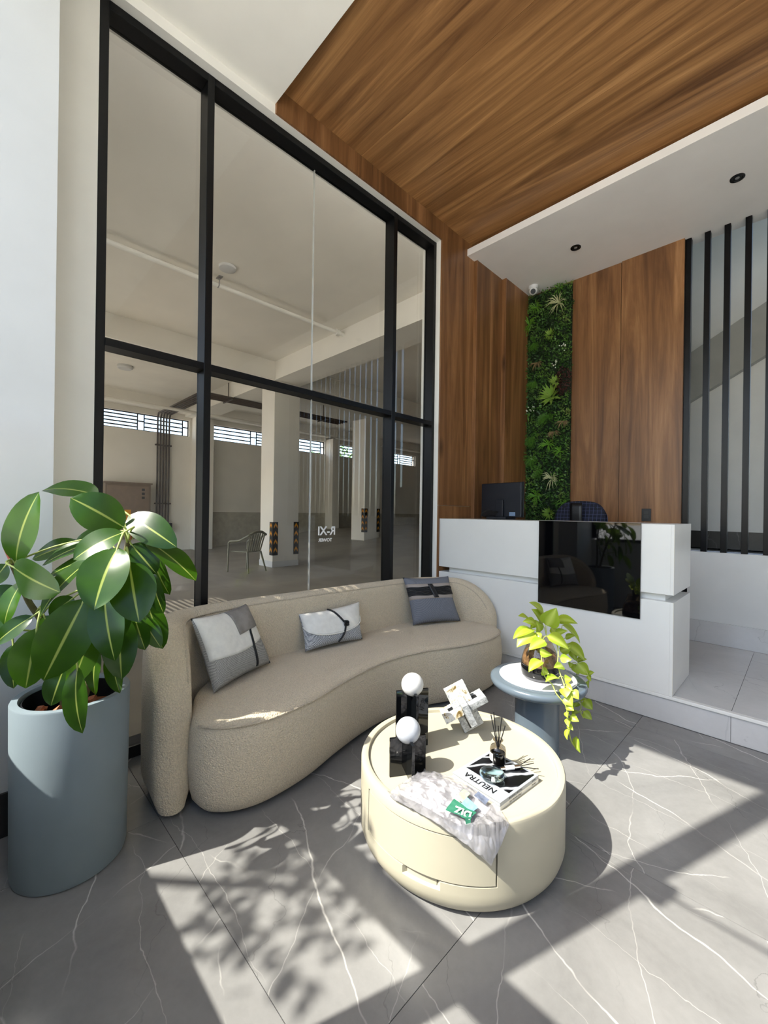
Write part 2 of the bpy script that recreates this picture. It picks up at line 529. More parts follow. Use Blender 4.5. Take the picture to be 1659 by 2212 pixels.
POTHOS = [
(-1.005, 2.281, 0.712, -0.961, 2.283, 0.807, 0.254, -0.963, -0.095, 0.081),
(-1.052, 2.347, 0.749, -1.092, 2.264, 0.82, 0.777, 0.146, 0.613, 0.072),
(-1.049, 2.322, 0.708, -1.074, 2.254, 0.787, 0.946, 0.028, 0.324, 0.066),
(-0.977, 2.338, 0.736, -0.892, 2.381, 0.731, 0.27, -0.43, 0.861, 0.059),
(-1.082, 2.246, 0.736, -1.112, 2.174, 0.761, 0.384, 0.16, 0.909, 0.051),
(-1.045, 2.241, 0.715, -1.079, 2.164, 0.738, 0.651, -0.054, 0.757, 0.053),
(-1.043, 2.2, 0.699, -1.097, 2.103, 0.66, -0.023, -0.358, 0.934, 0.073),
(-1.029, 2.172, 0.695, -1.07, 2.088, 0.629, 0.166, -0.664, 0.729, 0.071),
(-1.025, 2.233, 0.681, -1.023, 2.192, 0.737, 0.924, -0.296, -0.244, 0.043),
(-1.022, 2.193, 0.689, -1.0, 2.172, 0.651, 0.267, -0.781, 0.565, 0.036),
(-0.961, 2.156, 0.667, -0.997, 2.077, 0.631, 0.238, -0.488, 0.84, 0.058),
(-0.961, 2.183, 0.684, -0.878, 2.225, 0.633, 0.602, -0.299, 0.74, 0.066),
(-0.973, 2.313, 0.664, -0.917, 2.327, 0.69, -0.176, -0.647, 0.742, 0.039),
(-0.97, 2.402, 0.702, -0.896, 2.434, 0.62, 0.72, 0.088, 0.689, 0.071),
(-0.953, 2.404, 0.63, -0.905, 2.41, 0.652, -0.233, -0.683, 0.692, 0.033),
(-0.959, 2.441, 0.587, -0.882, 2.476, 0.515, 0.721, -0.246, 0.648, 0.069),
(-0.977, 2.395, 0.551, -0.925, 2.405, 0.587, 0.301, -0.938, -0.171, 0.04),
(-0.961, 2.098, 0.626, -0.907, 2.11, 0.618, 0.185, -0.963, -0.195, 0.035),
(-0.948, 2.097, 0.576, -0.975, 2.027, 0.536, 0.001, -0.502, 0.865, 0.053),
(-0.948, 2.097, 0.528, -0.912, 2.091, 0.524, -0.129, -0.891, 0.435, 0.034),
(-0.891, 2.184, 0.586, -0.841, 2.191, 0.589, 0.116, -0.949, 0.293, 0.034),
(-0.875, 2.185, 0.548, -0.892, 2.125, 0.551, 0.58, -0.124, 0.805, 0.038),
(-0.874, 2.129, 0.501, -0.902, 2.059, 0.495, 0.016, -0.085, 0.996, 0.047),
(-0.853, 2.15, 0.496, -0.818, 2.143, 0.508, -0.254, -0.95, 0.183, 0.033),
(-0.836, 2.125, 0.478, -0.803, 2.115, 0.466, -0.039, -0.836, 0.547, 0.029),
(-0.833, 2.1, 0.472, -0.815, 2.075, 0.442, 0.2, -0.697, 0.689, 0.04),
(-0.807, 2.126, 0.462, -0.774, 2.117, 0.435, 0.168, -0.849, 0.501, 0.036),
(-0.826, 2.093, 0.433, -0.791, 2.085, 0.407, 0.185, -0.848, 0.498, 0.043),
(-0.816, 2.088, 0.398, -0.782, 2.08, 0.387, -0.024, -0.844, 0.535, 0.029),
(-0.816, 2.088, 0.366, -0.801, 2.061, 0.352, -0.441, -0.581, 0.684, 0.021),
(-0.803, 2.101, 0.344, -0.765, 2.097, 0.335, 0.034, -0.865, 0.501, 0.029),
(-0.811, 2.094, 0.333, -0.796, 2.066, 0.309, -0.295, -0.713, 0.636, 0.025),
(-0.81, 2.094, 0.301, -0.783, 2.079, 0.292, -0.159, -0.704, 0.692, 0.021),
(-0.808, 2.097, 0.283, -0.8, 2.062, 0.249, -0.601, -0.618, 0.507, 0.031),
(-0.786, 2.133, 0.239, -0.761, 2.115, 0.184, -0.453, -0.887, 0.083, 0.039),
(-0.927, 2.502, 0.485, -0.878, 2.509, 0.504, -0.2, -0.631, 0.75, 0.033),
(-0.914, 2.487, 0.479, -0.861, 2.498, 0.428, 0.405, -0.883, 0.235, 0.054),
(-0.936, 2.493, 0.463, -0.906, 2.48, 0.424, 0.233, -0.86, 0.454, 0.038),
(-0.858, 2.501, 0.428, -0.827, 2.489, 0.448, -0.532, -0.748, 0.397, 0.024),
(-0.858, 2.501, 0.42, -0.838, 2.478, 0.403, -0.263, -0.715, 0.648, 0.021),
(-0.86, 2.498, 0.391, -0.846, 2.47, 0.366, -0.599, -0.676, 0.429, 0.025),
(-0.945, 2.484, 0.472, -0.939, 2.447, 0.457, 0.34, -0.299, 0.891, 0.03),
(-0.856, 2.432, 0.305, -0.816, 2.429, 0.271, 0.283, -0.875, 0.392, 0.044),
(-0.856, 2.432, 0.317, -0.867, 2.378, 0.31, 0.159, -0.166, 0.973, 0.035),
(-0.858, 2.43, 0.24, -0.818, 2.427, 0.215, 0.227, -0.867, 0.443, 0.036),
(-0.881, 2.406, 0.288, -0.884, 2.361, 0.277, 0.365, -0.237, 0.9, 0.029),
(-0.867, 2.392, 0.249, -0.878, 2.338, 0.239, -0.096, -0.167, 0.981, 0.034),
(-0.946, 2.483, 0.548, -0.919, 2.467, 0.503, 0.25, -0.858, 0.449, 0.038),
(-1.012, 2.345, 0.687, -0.97, 2.345, 0.663, 0.201, -0.911, 0.361, 0.033),
(-1.05, 2.278, 0.728, -1.065, 2.221, 0.699, 0.264, -0.492, 0.83, 0.041),
]
VINES = [
[(-1.003, 2.269, 0.662), (-0.93, 2.229, 0.639), (-0.902, 2.187, 0.609), (-0.895, 2.165, 0.57), (-0.88, 2.151, 0.529), (-0.844, 2.117, 0.486), (-0.823, 2.095, 0.444), (-0.818, 2.087, 0.416)] ,
[(-0.993, 2.209, 0.661), (-0.965, 2.123, 0.638), (-0.944, 2.087, 0.58), (-0.928, 2.089, 0.505), (-0.889, 2.086, 0.477), (-0.856, 2.062, 0.447), (-0.817, 2.073, 0.402), (-0.809, 2.081, 0.356), (-0.804, 2.087, 0.285), (-0.796, 2.095, 0.228), (-0.784, 2.121, 0.192), (-0.777, 2.128, 0.216)] ,
[(-0.992, 2.28, 0.654), (-0.965, 2.364, 0.627), (-0.951, 2.421, 0.594), (-0.929, 2.471, 0.538), (-0.911, 2.49, 0.479), (-0.879, 2.493, 0.449), (-0.857, 2.487, 0.428), (-0.854, 2.491, 0.37)] ,
[(-0.911, 2.49, 0.479), (-0.916, 2.485, 0.395), (-0.871, 2.431, 0.304), (-0.865, 2.408, 0.244), (-0.854, 2.42, 0.208)] ,
]
TUFTS = [
('pale_tuft', -1.999, 3.732, 0.139), ('pale_tuft', -2.052, 1.743, 0.127), ('brown_tuft', -2.238, 3.114, 0.103), ('brown_tuft', -1.928, 2.381, 0.098), ('brown_tuft', -2.032, 2.276, 0.1), ('broadleaf_tuft', -2.065, 2.682, 0.174), ('broadleaf_tuft', -2.013, 2.839, 0.1), ('fern_tuft', -2.103, 2.487, 0.148), ('fern_tuft', -2.294, 1.991, 0.125), ('fern_tuft', -2.312, 2.242, 0.139), ('grass_tuft', -1.962, 2.043, 0.099), ('grass_tuft', -2.098, 2.136, 0.121), ('grass_tuft', -2.346, 3.587, 0.14), ('fern_tuft', -2.27, 3.356, 0.111), ('grass_tuft', -2.23, 1.546, 0.124), ('grass_tuft', -2.262, 3.768, 0.11), ('broadleaf_tuft', -2.089, 3.386, 0.094), ('fern_tuft', -2.278, 2.902, 0.111), ('grass_tuft', -2.001, 3.892, 0.1), ('broadleaf_tuft', -2.073, 1.342, 0.094), ('fern_tuft', -2.22, 1.847, 0.103), ('grass_tuft', -1.915, 1.462, 0.079), ]
CUSHIONS = [[(-2.04, 0.854, 0.425), (-2.222, 1.265, 0.425), (-2.342, 1.164, 0.764), (-2.181, 0.791, 0.771)], [(-2.243, 1.518, 0.425), (-2.199, 1.967, 0.425), (-2.32, 2.038, 0.659), (-2.359, 1.539, 0.641)], [(-2.199, 2.502, 0.425), (-2.019, 2.893, 0.425), (-2.171, 2.918, 0.777), (-2.349, 2.537, 0.782)]]

# ================================================================ the lobby
XW, XF = -2.48, -2.53            # wall plane, front of the window frame
YR = 3.174                       # far end of the window opening
YC = 3.19                        # counter / platform front
YB = 4.79                        # wood back wall
ZC, ZWOOD, ZS = 3.995, 4.10, 3.957
XR = 2.6                         # right wall, out of view
YF = -0.30                       # inner face of the glazed front

# floor: large tiles over a bed
fl = struct(MB().box(-2.72, XR, -0.46, YC + .02, -.06, -.006).build('floor', M['grout']), 'grey veined marble tile floor of the lobby')
xs = [-2.70, -1.95, -0.75, 0.45, 1.65, XR]
ys = [-0.45, 0.595, 1.795, 2.995, YC]
g = .0011
for i in range(len(xs) - 1):
    for j in range(len(ys) - 1):
        MB().box(xs[i] + g, xs[i + 1] - g, ys[j] + g, ys[j + 1] - g, -.02, 0).build('tile', M['tile'], fl)

# raised platform of the reception
pf = struct(MB().box(-2.72, XR, YC + .02, 6.3, -.06, .157).build('floor_platform', M['grout']), 'raised white marble platform under the reception counter')
px = [-2.70, -1.5, -0.3, 0.9, 2.1, XR]
for i in range(len(px) - 1):
    MB().box(px[i] + g, px[i + 1] - g, YC + .012, YC + .021, 0.0, .157).build('riser_tile', M['plat'], pf)
    for (a, b_) in ((YC + .035, 4.0), (4.0, 4.786)):
        MB().box(px[i] + g, px[i + 1] - g, a + g, b_ - g, .156, .176).build('tile', M['plat'], pf)
struct(MB().box(-2.70, XR, YC - .004, YC + .034, .157, .178).build('trim_1', M['counter'], bevel=.003), 'white nosing along the platform edge')

# wall with the window (left), built round the opening
wl_ = MB()
wl_.box(-2.70, XW, 0.25, 3.60, 3.932, 4.2)            # above the opening
wl_.box(-2.70, XF, 0.24, .443, 0, 3.932)              # left of the opening
wl_.box(-2.70, XW, YR, 4.85, 0, 4.2)                  # beyond the opening
struct(MB().box(-2.72, -2.27, -0.46, .255, 0, 4.2).build('wall_pilaster', M['wall_dimmed']), 'pale pilaster between the white wall and the glazed front')
struct(wl_.build('wall_left', M['wall']), 'white wall with the large black framed window')
bb = MB()
bb.box(XF - .01, XF + .012, .256, .443, 0, .176)
bb.box(-2.28, -2.258, -0.30, .256, 0, .176)
bb.box(-2.53, -2.258, .255, .267, 0, .176)
bb.box(XF - .01, XF + .012, .443, YC - .03, 0, .06)
struct(bb.build('baseboard_left', M['base_dark']), 'dark baseboard along the white wall')

# ceiling
cl = MB()
cl.box(-2.70, XR, -0.46, 1.40, ZC, 4.25)
cl.box(-2.70, XR, 1.40, 5.0, ZWOOD + .03, 4.25)
struct(cl.build('ceiling', M['ceil']), 'white painted lobby ceiling')
wc = struct(MB().box(-2.48, XR, 1.40, 5.0, ZWOOD + .016, ZWOOD + .029).build('ceiling_wood', M['wood_x']), 'walnut plank panel recessed in the ceiling')
yy = [1.402, 2.14, 2.93, 3.66, 4.4]
for j in range(4):
    for (a, b_) in ((-2.465, 0.3), (0.3, XR)):
        MB().box(a + .001, b_ - .001, yy[j] + .0012, yy[j + 1] - .0012, ZWOOD, ZWOOD + .015).build('wood_panel', M['wood_x'], wc)

# wood boards on the window wall
wt = struct(MB().box(XW, XW + .004, 1.402, YR + .6, 3.934, ZWOOD).build('trim_3', M['wood_edge']), 'walnut boards cladding the corner beside the window')
for a, b_ in ((1.402, 2.14), (2.14, 2.93), (2.93, YR)):
    MB().box(XW + .004, XW + .017, a + .001, b_ - .001, 3.932, ZWOOD - .001).build('wood_panel', M['wood_z'], wt)
MB().box(XW - .0, XW + .017, YR + .001, 3.755, 1.402, ZWOOD - .001).build('wood_panel', M['wood_z'], wt)
MB().box(XW - .0, XW + .017, YR + .001, 3.755, .178, 1.398).build('wood_panel', M['wood_z'], wt)
MB().box(XW, -2.426, 3.718, 4.27, .178, ZS).build('wood_panel', M['wood_z'], wt)
MB().box(XW, -2.378, 4.226, 4.79, .178, ZS).build('wood_panel', M['wood_z'], wt)
MB().box(-2.427, -2.4245, 3.7165, 3.722, .178, ZS).build('edge_band', M['wood_edge'], wt)
MB().box(-2.379, -2.3765, 4.2245, 4.230, .178, ZS).build('edge_band', M['wood_edge'], wt)

# back wall
wbk = struct(MB().box(-2.48, -.83, YB + .012, YB + .15, .177, ZS + .1).build('wall_back', M['base_dark']), 'walnut panelled wall behind the reception counter')
MB().box(-1.90, -1.374, YB - .002, YB + .011, .178, ZS).build('wood_panel', M['wood_z'], wbk)
MB().box(-1.366, -.832, YB - .016, YB + .011, .178, ZS).build('wood_panel', M['wood_z'], wbk)
MB().box(-2.378, -1.90, YB - .002, YB + .011, .178, ZS).build('wood_panel', M['wood_z'], wbk)

# dropped soffit above the counter
struct(MB().box(-2.465, XR, 3.59, 4.95, ZS, ZS + .069).build('ceiling_soffit', M['soffit'], bevel=.002), 'white dropped soffit with black downlights')
struct(MB().box(-2.465, XR, 4.45, 4.95, ZS + .069, 4.13).build('ceiling_soffit_hanger', M['soffit']))

# low wall with skirting and the stairwell behind the slats
lw = struct(MB().box(-.78, XR, 4.80, 5.0, .177, 1.005).build('wall_low', M['wall_dimmed']), 'white low wall under the black slats')
x0 = -.78
for k in range(6):
    MB().box(x0 + g, min(XR, x0 + .6) - g, 4.788, 4.799, .177, .375).build('skirting_tile', M['plat'], lw)
    x0 += .6
sw = MB()
sw.box(-2.7, .0, 6.0, 6.15, -.1, 6.0)
sw.box(2.5, XR, 6.0, 6.15, -.1, 6.0)
sw.box(.0, 2.5, 6.0, 6.15, -.1, 1.2)  # unseen window opening, added to brighten the stair wall
sw.box(.0, 2.5, 6.0, 6.15, 5.7, 6.0)
sw.box(-2.7, XR + .15, 4.95, 6.15, 6.0, 6.12)
sw.box(-2.7, XR, 4.95, 5.02, 4.25, 6.0)
sw.box(-2.70, -2.48, 4.85, 6.1, 0, 6.0)
struct(sw.build('wall_stairwell', M['wall']), 'white stairwell wall behind the black slats')
struct(MB().box(-.83, XR, 5.0, 6.0, .85, .96).build('floor_landing', M['darktile']), 'dark tiled stair landing')
sk = struct(MB().box(-2.4, XR, 5.985, 6.0, .96, .97).build('baseboard_stairwell', M['darktile']))
for k in range(8):
    MB().box(-2.3 + k * .6 + g, min(XR, -2.3 + (k + 1) * .6) - g, 5.985, 6.0, .96, 1.165).build('skirting_tile', M['darktile'], sk)
# sloping underside of the upper stair flight
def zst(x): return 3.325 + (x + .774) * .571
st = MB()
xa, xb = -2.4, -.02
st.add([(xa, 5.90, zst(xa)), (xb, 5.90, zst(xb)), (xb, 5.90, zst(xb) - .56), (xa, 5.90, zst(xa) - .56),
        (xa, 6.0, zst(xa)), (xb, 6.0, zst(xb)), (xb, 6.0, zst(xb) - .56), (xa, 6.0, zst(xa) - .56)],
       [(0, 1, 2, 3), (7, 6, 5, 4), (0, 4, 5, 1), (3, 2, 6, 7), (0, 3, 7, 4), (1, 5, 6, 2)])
struct(st.build('stair_flight', plain('stair_shade_paint', s2l(178, 175, 164), .7, .02)), 'sloping underside of the stair flight')  # greyer than the wall: shade on the flight put into its colour

# right wall and front of the lobby (out of view, they bound the light)
struct(MB().box(XR, XR + .15, -0.46, 5.05, 0, 6.0).box(XR, XR + .15, 5.05, 6.15, 0, 1.2).build('wall_right', M['wall']), 'white wall of the lobby')  # left open high at the stair end, added to light the stairwell
ff = MB()
ff.box(-2.70, XR + .15, -0.45, -0.31, 0, .96)
ff.box(-2.70, XR + .15, -0.45, -0.31, 3.98, 4.25)
struct(ff.build('wall_front', M['wall_dimmed']), 'low white wall under the glazed front')
w2 = struct(bpy.data.objects.new('window_2', None), 'black framed glazed front of the lobby'); COL.objects.link(w2)
FXS = [(-2.27, -2.20), (-1.222, -1.128), (.55, .64), (2.5, XR)]
for a, b_ in FXS:
    MB().box(a, b_, -.40, -.31, .98, 3.98).build('mullion', M['black_alu'], w2)
for k in range(3):
    xa, xb = FXS[k][1], FXS[k + 1][0]
    MB().box(xa, xb, -.40, -.31, .94, .985).build('rail', M['black_alu'], w2)
    MB().box(xa, xb, -.40, -.31, 1.685, 1.762).build('rail', M['black_alu'], w2)
    MB().box(xa, xb, -.40, -.31, 3.93, 3.98).build('rail', M['black_alu'], w2)
    MB().box(xa, xb, -.362, -.356, .985, 1.685).build('pane', M['facade_glass'], w2)
    MB().box(xa, xb, -.362, -.356, 1.762, 3.93).build('pane', M['facade_glass'], w2)
dc = thing('door_closer', 'black door closer with a thin rod on the front mullion', 'door closer', (-1.08, -.30, 2.55))
MB().box(-1.128, -1.05, -.345, -.30, 2.52, 2.63).build('body', M['black_alu'], dc)
MB().tube([(-1.06, -.32, 2.575), (.55, -.32, 2.575)], .006, 8).build('rod', M['black_alu'], dc)

# ================================================================ the window to the garage
win = struct(bpy.data.objects.new('window_1', None), 'tall black framed window looking into the garage'); COL.objects.link(win)
XB = XF - .11
def fbar(y0, y1, z0, z1, nm='mullion', dx=0):
    o = MB().box(XB, XF + dx, y0, y1, z0, z1).build(nm, M['black_alu'], win, bevel=.002, seg=1)
    return o
fbar(.443, .485, 0, 3.93); fbar(3.135, YR, 0, 3.93)
fbar(.985, 1.027, 0, 3.93); fbar(2.587, 2.630, 0, 3.93)
ZM0, ZM1 = 2.165, 2.205
for a, b_ in ((.485, .985), (1.027, 2.587), (2.630, 3.135)):
    fbar(a, b_, 3.885, 3.93, 'rail', -.001); fbar(a, b_, ZM0, ZM1, 'rail', -.002); fbar(a, b_, 0, .06, 'rail', -.001)
    # glazing bead at the back
for a, b_ in ((.485, .985), (1.027, 1.812), (1.818, 2.587), (2.630, 3.135)):
    for z0, z1 in ((.06, ZM0), (ZM1, 3.885)):
        MB().box(XB + .012, XB + .022, a, b_, z0, z1).build('pane', M['glass'], win)
joint = plain('glass_joint_silicone', s2l(196, 196, 190), .4)
for z0, z1 in ((.06, ZM0), (ZM1, 3.885)):
    MB().box(XB + .010, XB + .024, 1.812, 1.818, z0, z1).build('joint', joint, win)
refl_paint = plain('painted_reflection', s2l(225, 225, 222), .5)  # white for letters painted in place of a reflection in the glass
refl_text = thing('glass_reflection_text', 'painted reflection of white R-XI TOWER lettering on the window glass', 'lettering', (XB + .024, 1.97, 1.15))
text_mesh('letter_line', 'R-XI', .092, refl_paint, (XB + .0235, 1.972, 1.175), (0, 1, 0), (0, 0, 1), refl_text, bold=.002)
text_mesh('letter_line', 'TOWER', .036, refl_paint, (XB + .0235, 1.984, 1.106), (0, 1, 0), (0, 0, 1), refl_text, bold=.0008)
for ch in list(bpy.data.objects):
    if ch.parent == refl_text:                                       # turned backwards, as the reflection it paints would read
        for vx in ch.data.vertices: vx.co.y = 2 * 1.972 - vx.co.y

# ================================================================ the garage behind the glass
GZ, GX = 4.80, -14.45
def gfloor():
    rows = [(-6, 0), (5.8, 0), (11.0, .62), (30, .9)]
    mb = MB()
    vs = []; fs = []
    for y, z in rows: vs += [(GX - .3, y, z - .003), (-2.72, y, z - .003)]
    for k in range(3): fs.append((2 * k, 2 * k + 1, 2 * k + 3, 2 * k + 2))
    n = len(vs)
    vs += [(x, y, -.3) for x, y, z in vs]
    for k in range(3): fs.append((n + 2 * k, n + 2 * k + 2, n + 2 * k + 3, n + 2 * k + 1))
    for k in range(3):
        fs.append((2 * k, 2 * k + 2, n + 2 * k + 2, n + 2 * k)); fs.append((2 * k + 1, n + 2 * k + 1, n + 2 * k + 3, 2 * k + 3))
    fs.append((0, n, n + 1, 1)); fs.append((6, 7, n + 7, n + 6))
    return mb.add(vs, fs)
struct(gfloor().build('floor_garage', M['garage_floor']), 'grey concrete garage floor with a ramp')
struct(MB().box(GX - .3, -2.70, -.45, 30, GZ, GZ + .2).build('ceiling_garage', M['garage_ceil']), 'cream garage ceiling')
# far wall with a row of barred clerestory openings
WZ0, WZ1 = 3.74, 4.27
wins = [(1.2, 5.17), (5.95, 9.3), (9.45, 10.75), (11.2, 13.9), (14.4, 16.6)]
gw = MB()
gw.box(GX - .25, GX, -.45, 30, -.1, WZ0)
gw.box(GX - .25, GX, -.45, 30, WZ1, GZ)
ed = [-.45] + [v for w in wins for v in w] + [30]
for k in range(0, len(ed), 2): gw.box(GX - .25, GX, ed[k], ed[k + 1], WZ0, WZ1)
struct(gw.build('wall_garage_far', M['garage_wall']), 'cream garage wall with barred clerestory windows')
for k, (a, b_) in enumerate(wins):
    wv = struct(bpy.data.objects.new('window_%d' % (k + 3), None), 'barred clerestory window in the far garage wall'); COL.objects.link(wv)
    xg = GX - .10
    for z0, z1 in ((WZ0, WZ0 + .03), (WZ1 - .03, WZ1)): MB().box(xg - .015, xg + .015, a, b_, z0, z1).build('frame_rail', M['black_alu'], wv)
    y = a; cell = 0
    edges = [a]
    L = b_ - a
    n = max(1, round(L / 1.45)); step = L / n
    for i in range(n):
        y1 = a + i * step; ya = y1 + step * .86
        MB().box(xg - .013, xg + .013, y1 - .015, y1 + .015, WZ0, WZ1).build('post', M['black_alu'], wv)
        MB().box(xg - .013, xg + .013, ya - .015, ya + .015, WZ0, WZ1).build('post', M['black_alu'], wv)
        for q in range(1, 5 if i % 2 else 4):
            z = WZ0 + (WZ1 - WZ0) * q / (5 if i % 2 else 4)
            MB().box(xg - .01, xg + .01, y1, ya, z - .019, z + .019).build('bar', M['black_alu'], wv)
        z = (WZ0 + WZ1) / 2 + .03
        MB().box(xg - .01, xg + .01, ya, y1 + step, z - .019, z + .019).build('bar', M['black_alu'], wv)
    MB().box(xg - .013, xg + .013, b_ - .03, b_, WZ0, WZ1).build('post', M['black_alu'], wv)
struct(MB().box(GX, -2.70, 30, 30.2, -.1, GZ).build('wall_garage_end', M['garage_wall']), 'end wall of the garage')
struct(MB().box(-2.72, -2.60, 4.85, 30, -.1, GZ).build('wall_garage_side', M['garage_wall']), 'side wall of the garage')
# wall towards the street: louvred clerestory, and a door opening added for light
gs = MB()
LVR = [(-7.4, -6.1), (-5.8, -2.78)]
LZ0, LZ1 = 2.4, 3.9
gs.box(GX, -13.6, -.45, -.30, -.1, GZ)
gs.box(-13.6, -7.4, -.45, -.30, 2.55, GZ)
gs.box(-7.6, -7.4, -.45, -.30, -.1, 2.55)
gs.box(-7.4, -2.70, -.45, -.30, -.1, LZ0)
gs.box(-7.4, -2.70, -.45, -.30, LZ1, GZ)
gs.box(-6.1, -5.8, -.45, -.30, LZ0, LZ1)
gs.box(-2.78, -2.70, -.45, -.30, LZ0, LZ1)
struct(gs.build('wall_garage_street', M['garage_wall']), 'street wall of the garage with a gate opening added for light')
for a, b_ in LVR:
    lv = struct(bpy.data.objects.new('window_%d' % (8 if a < -7 else 9), None), 'black louvred opening in the street wall of the garage'); COL.objects.link(lv)
    z = LZ0 + .05
    while z < LZ1 - .03:
        MB().box(a, b_, -.40, -.36, z - .018, z + .018).build('louvre', M['black_alu'], lv)
        z += .10

# beams and columns
CX0, CX1, CY0, CY1 = -9.34, -8.74, 5.03, 5.72
bm_ = MB()
bm_.box(CX1 + .002, -2.72, CY0, CY1, 4.37, GZ)
struct(bm_.build('beam_cross', M['garage_ceil']), 'cream ceiling beam running from the column to the lobby')
bm_ = MB(); bm_.box(CX0, CX1, -.30, 30, 4.37, GZ)
struct(bm_.build('beam_long', M['garage_ceil']), 'cream ceiling beam along the row of columns')
bm_ = MB(); bm_.box(GX, CX0 - .002, CY0, CY1, 4.37, GZ)
struct(bm_.build('beam_cross_far', M['garage_ceil']), 'cream ceiling beam between column and far wall')
bm_ = MB(); bm_.box(GX, GX + .35, -.3, 30, 4.45, GZ)
struct(bm_.build('beam_far', M['garage_ceil']), 'cream edge beam above the clerestory windows')
def column(x0, x1, y0, y1, zb, lab):
    c = struct(MB().box(x0, x1, y0, y1, zb, 4.37).build('column', M['garage_wall'], bevel=.01), lab)
    return c
colA = column(CX0, CX1, CY0, CY1, 0, 'cream garage column near the plastic chair')
C2 = (-10.75, -10.1, 9.12, 9.8)
colB = column(*C2, .38, 'cream garage column farther up the ramp')
column(GX, GX + .35, 5.25, 5.85, 0, 'shallow pilaster on the far garage wall')
column(GX, GX + .5, 10.78, 11.15, .55, 'shallow pilaster between far garage windows')
yel = plain('safety_yellow', s2l(226, 150, 30), .6); blk = plain('rubber_black', s2l(18, 18, 18), .7)
def guard(cx, cy, sx, sy, z0, col_):
    """L-shaped rubber guard round a column corner at (cx, cy); sx, sy point into the column"""
    h = .78; w = .13; th = .012
    b = MB()
    b.box(min(cx - sx * th, cx + sx * w), max(cx - sx * th, cx + sx * w), min(cy, cy - sy * th), max(cy, cy - sy * th), z0, z0 + h)
    b.box(min(cx, cx - sx * th), max(cx, cx - sx * th), min(cy, cy + sy * w), max(cy, cy + sy * w), z0, z0 + h)
    t = b.build('corner_guard', blk, col_)
    for k in range(4):
        z = z0 + .06 + k * .19
        for ax in (0, 1):
            q = MB()
            pts = [(.02, 0), (.065, .07), (.11, 0), (.11, .06), (.065, .13), (.02, .06)]
            lo = []
            for layer in (.0005, .003):
                for (u, v) in pts:
                    if ax == 0: lo.append((cx + sx * u, cy - sy * (th + layer), z + v))
                    else: lo.append((cx - sx * (th + layer), cy + sy * u, z + v))
            q.add(lo, [(0, 1, 4, 5), (1, 2, 3, 4), (11, 10, 7, 6), (10, 9, 8, 7), (0, 6, 7, 1), (1, 7, 8, 2), (2, 8, 9, 3), (3, 9, 10, 4), (4, 10, 11, 5), (5, 11, 6, 0)])
            q.build('chevron', yel, t)
guard(CX1, CY0, -1, 1, .28, colA)
guard(CX1, CY1, -1, -1, .28, colA)
guard(C2[1], C2[2], -1, 1, .66, colB)
guard(C2[1], C2[3], -1, -1, .66, colB)
struct(MB().box(CX0 - .01, CX1 + .01, CY0 - .01, CY1 + .01, 0, .14).build('trim_4', M['wall_dimmed']), 'white painted foot of the garage column')
struct(MB().box(GX, GX + .012, 5.9, 30, .0, 1.25).build('trim_5', plain('dado_paint', s2l(176, 170, 154), .8)), 'darker painted dado of the far garage wall')

# services in the garage
cab = thing('electrical_cabinet', 'grey brown electrical cabinet on the far garage wall', 'cabinet', (GX + .2, 3.3, .4))
cabm = plain('cabinet_metal', s2l(112, 96, 80), .45)
MB().box(GX, GX + .38, 2.75, 3.93, .42, 2.06).build('body', cabm, cab, bevel=.006)
cdo = MB().box(GX + .38, GX + .395, 2.80, 3.88, .48, 2.0).build('door', plain('cabinet_door', s2l(124, 106, 90), .4), cab, bevel=.004)
MB().box(GX - .0, GX + .42, 2.70, 3.97, 2.06, 2.10).build('canopy', cabm, cab)
for k in range(3): MB().box(GX + .395, GX + .40, 3.68, 3.76, 1.62 + k * .12, 1.69 + k * .12).build('lamp', M['black_pl'], cdo)
for k in range(2): MB().box(GX + .395, GX + .398, 3.24, 3.40, .98 + k * .17, 1.12 + k * .17).build('warning_sign', yel, cdo)
cond = plain('conduit_dark', s2l(62, 50, 42), .45)
TX, TZ = -10.9, 4.28
cr_ = thing('conduit_rack', 'bundle of dark steel conduits rising up the far garage wall to the ceiling', 'conduits', (GX + .06, 4.36, .86))
for k in range(5):
    y = 4.19 + k * .085
    xk = TX - .12 * k
    pts = [(GX + .07, y, .88), (GX + .07, y, 4.2), (GX + .14, y, 4.34), (xk - .1, y, 4.34), (xk, y + .12, 4.34), (xk, 9.0, 4.34)]
    MB().tube(pts, .026, 8).build('conduit', cond, cr_, smooth=60)
for z in (1.5, 3.35):
    MB().box(GX + .001, GX + .10, 4.13, 4.60, z - .02, z + .02).build('clamp', cond, cr_)
MB().box(GX + .001, GX + .18, 4.14, 4.62, .62, .88).build('junction_box', M['black_pl'], cr_)
for y in (5.0, 8.2):
    MB().tube([(TX - .24, y, 4.34), (TX - .24, y, GZ)], .012, 6).build('hanger_rod', cond, cr_)
    MB().box(TX - .55, TX + .06, y - .02, y + .02, 4.29, 4.312).build('hanger_bar', cond, cr_)
wp = thing('water_pipe', 'white painted pipe under the garage ceiling', 'pipe', (-6.25, 2, 4.7))
MB().tube([(-6.25, -.3, 4.70), (-6.25, 5.03, 4.70)], .035, 12).build('pipe', M['wall'], wp, smooth=60)
MB().tube([(-6.25, 4.86, 4.70), (-6.25, 4.93, 4.70)], .06, 12).build('collar', M['wall'], wp, smooth=60)
for y in (2.62, .3):
    MB().tube([(-6.25, y, 4.66), (-6.20, y, 4.68), (-6.20, y, GZ)], .008, 6).build('hanger', M['skirting'], wp)
    MB().box(-6.26, -6.14, y - .03, y + .03, GZ - .01, GZ).build('plate', M['skirting'], wp)
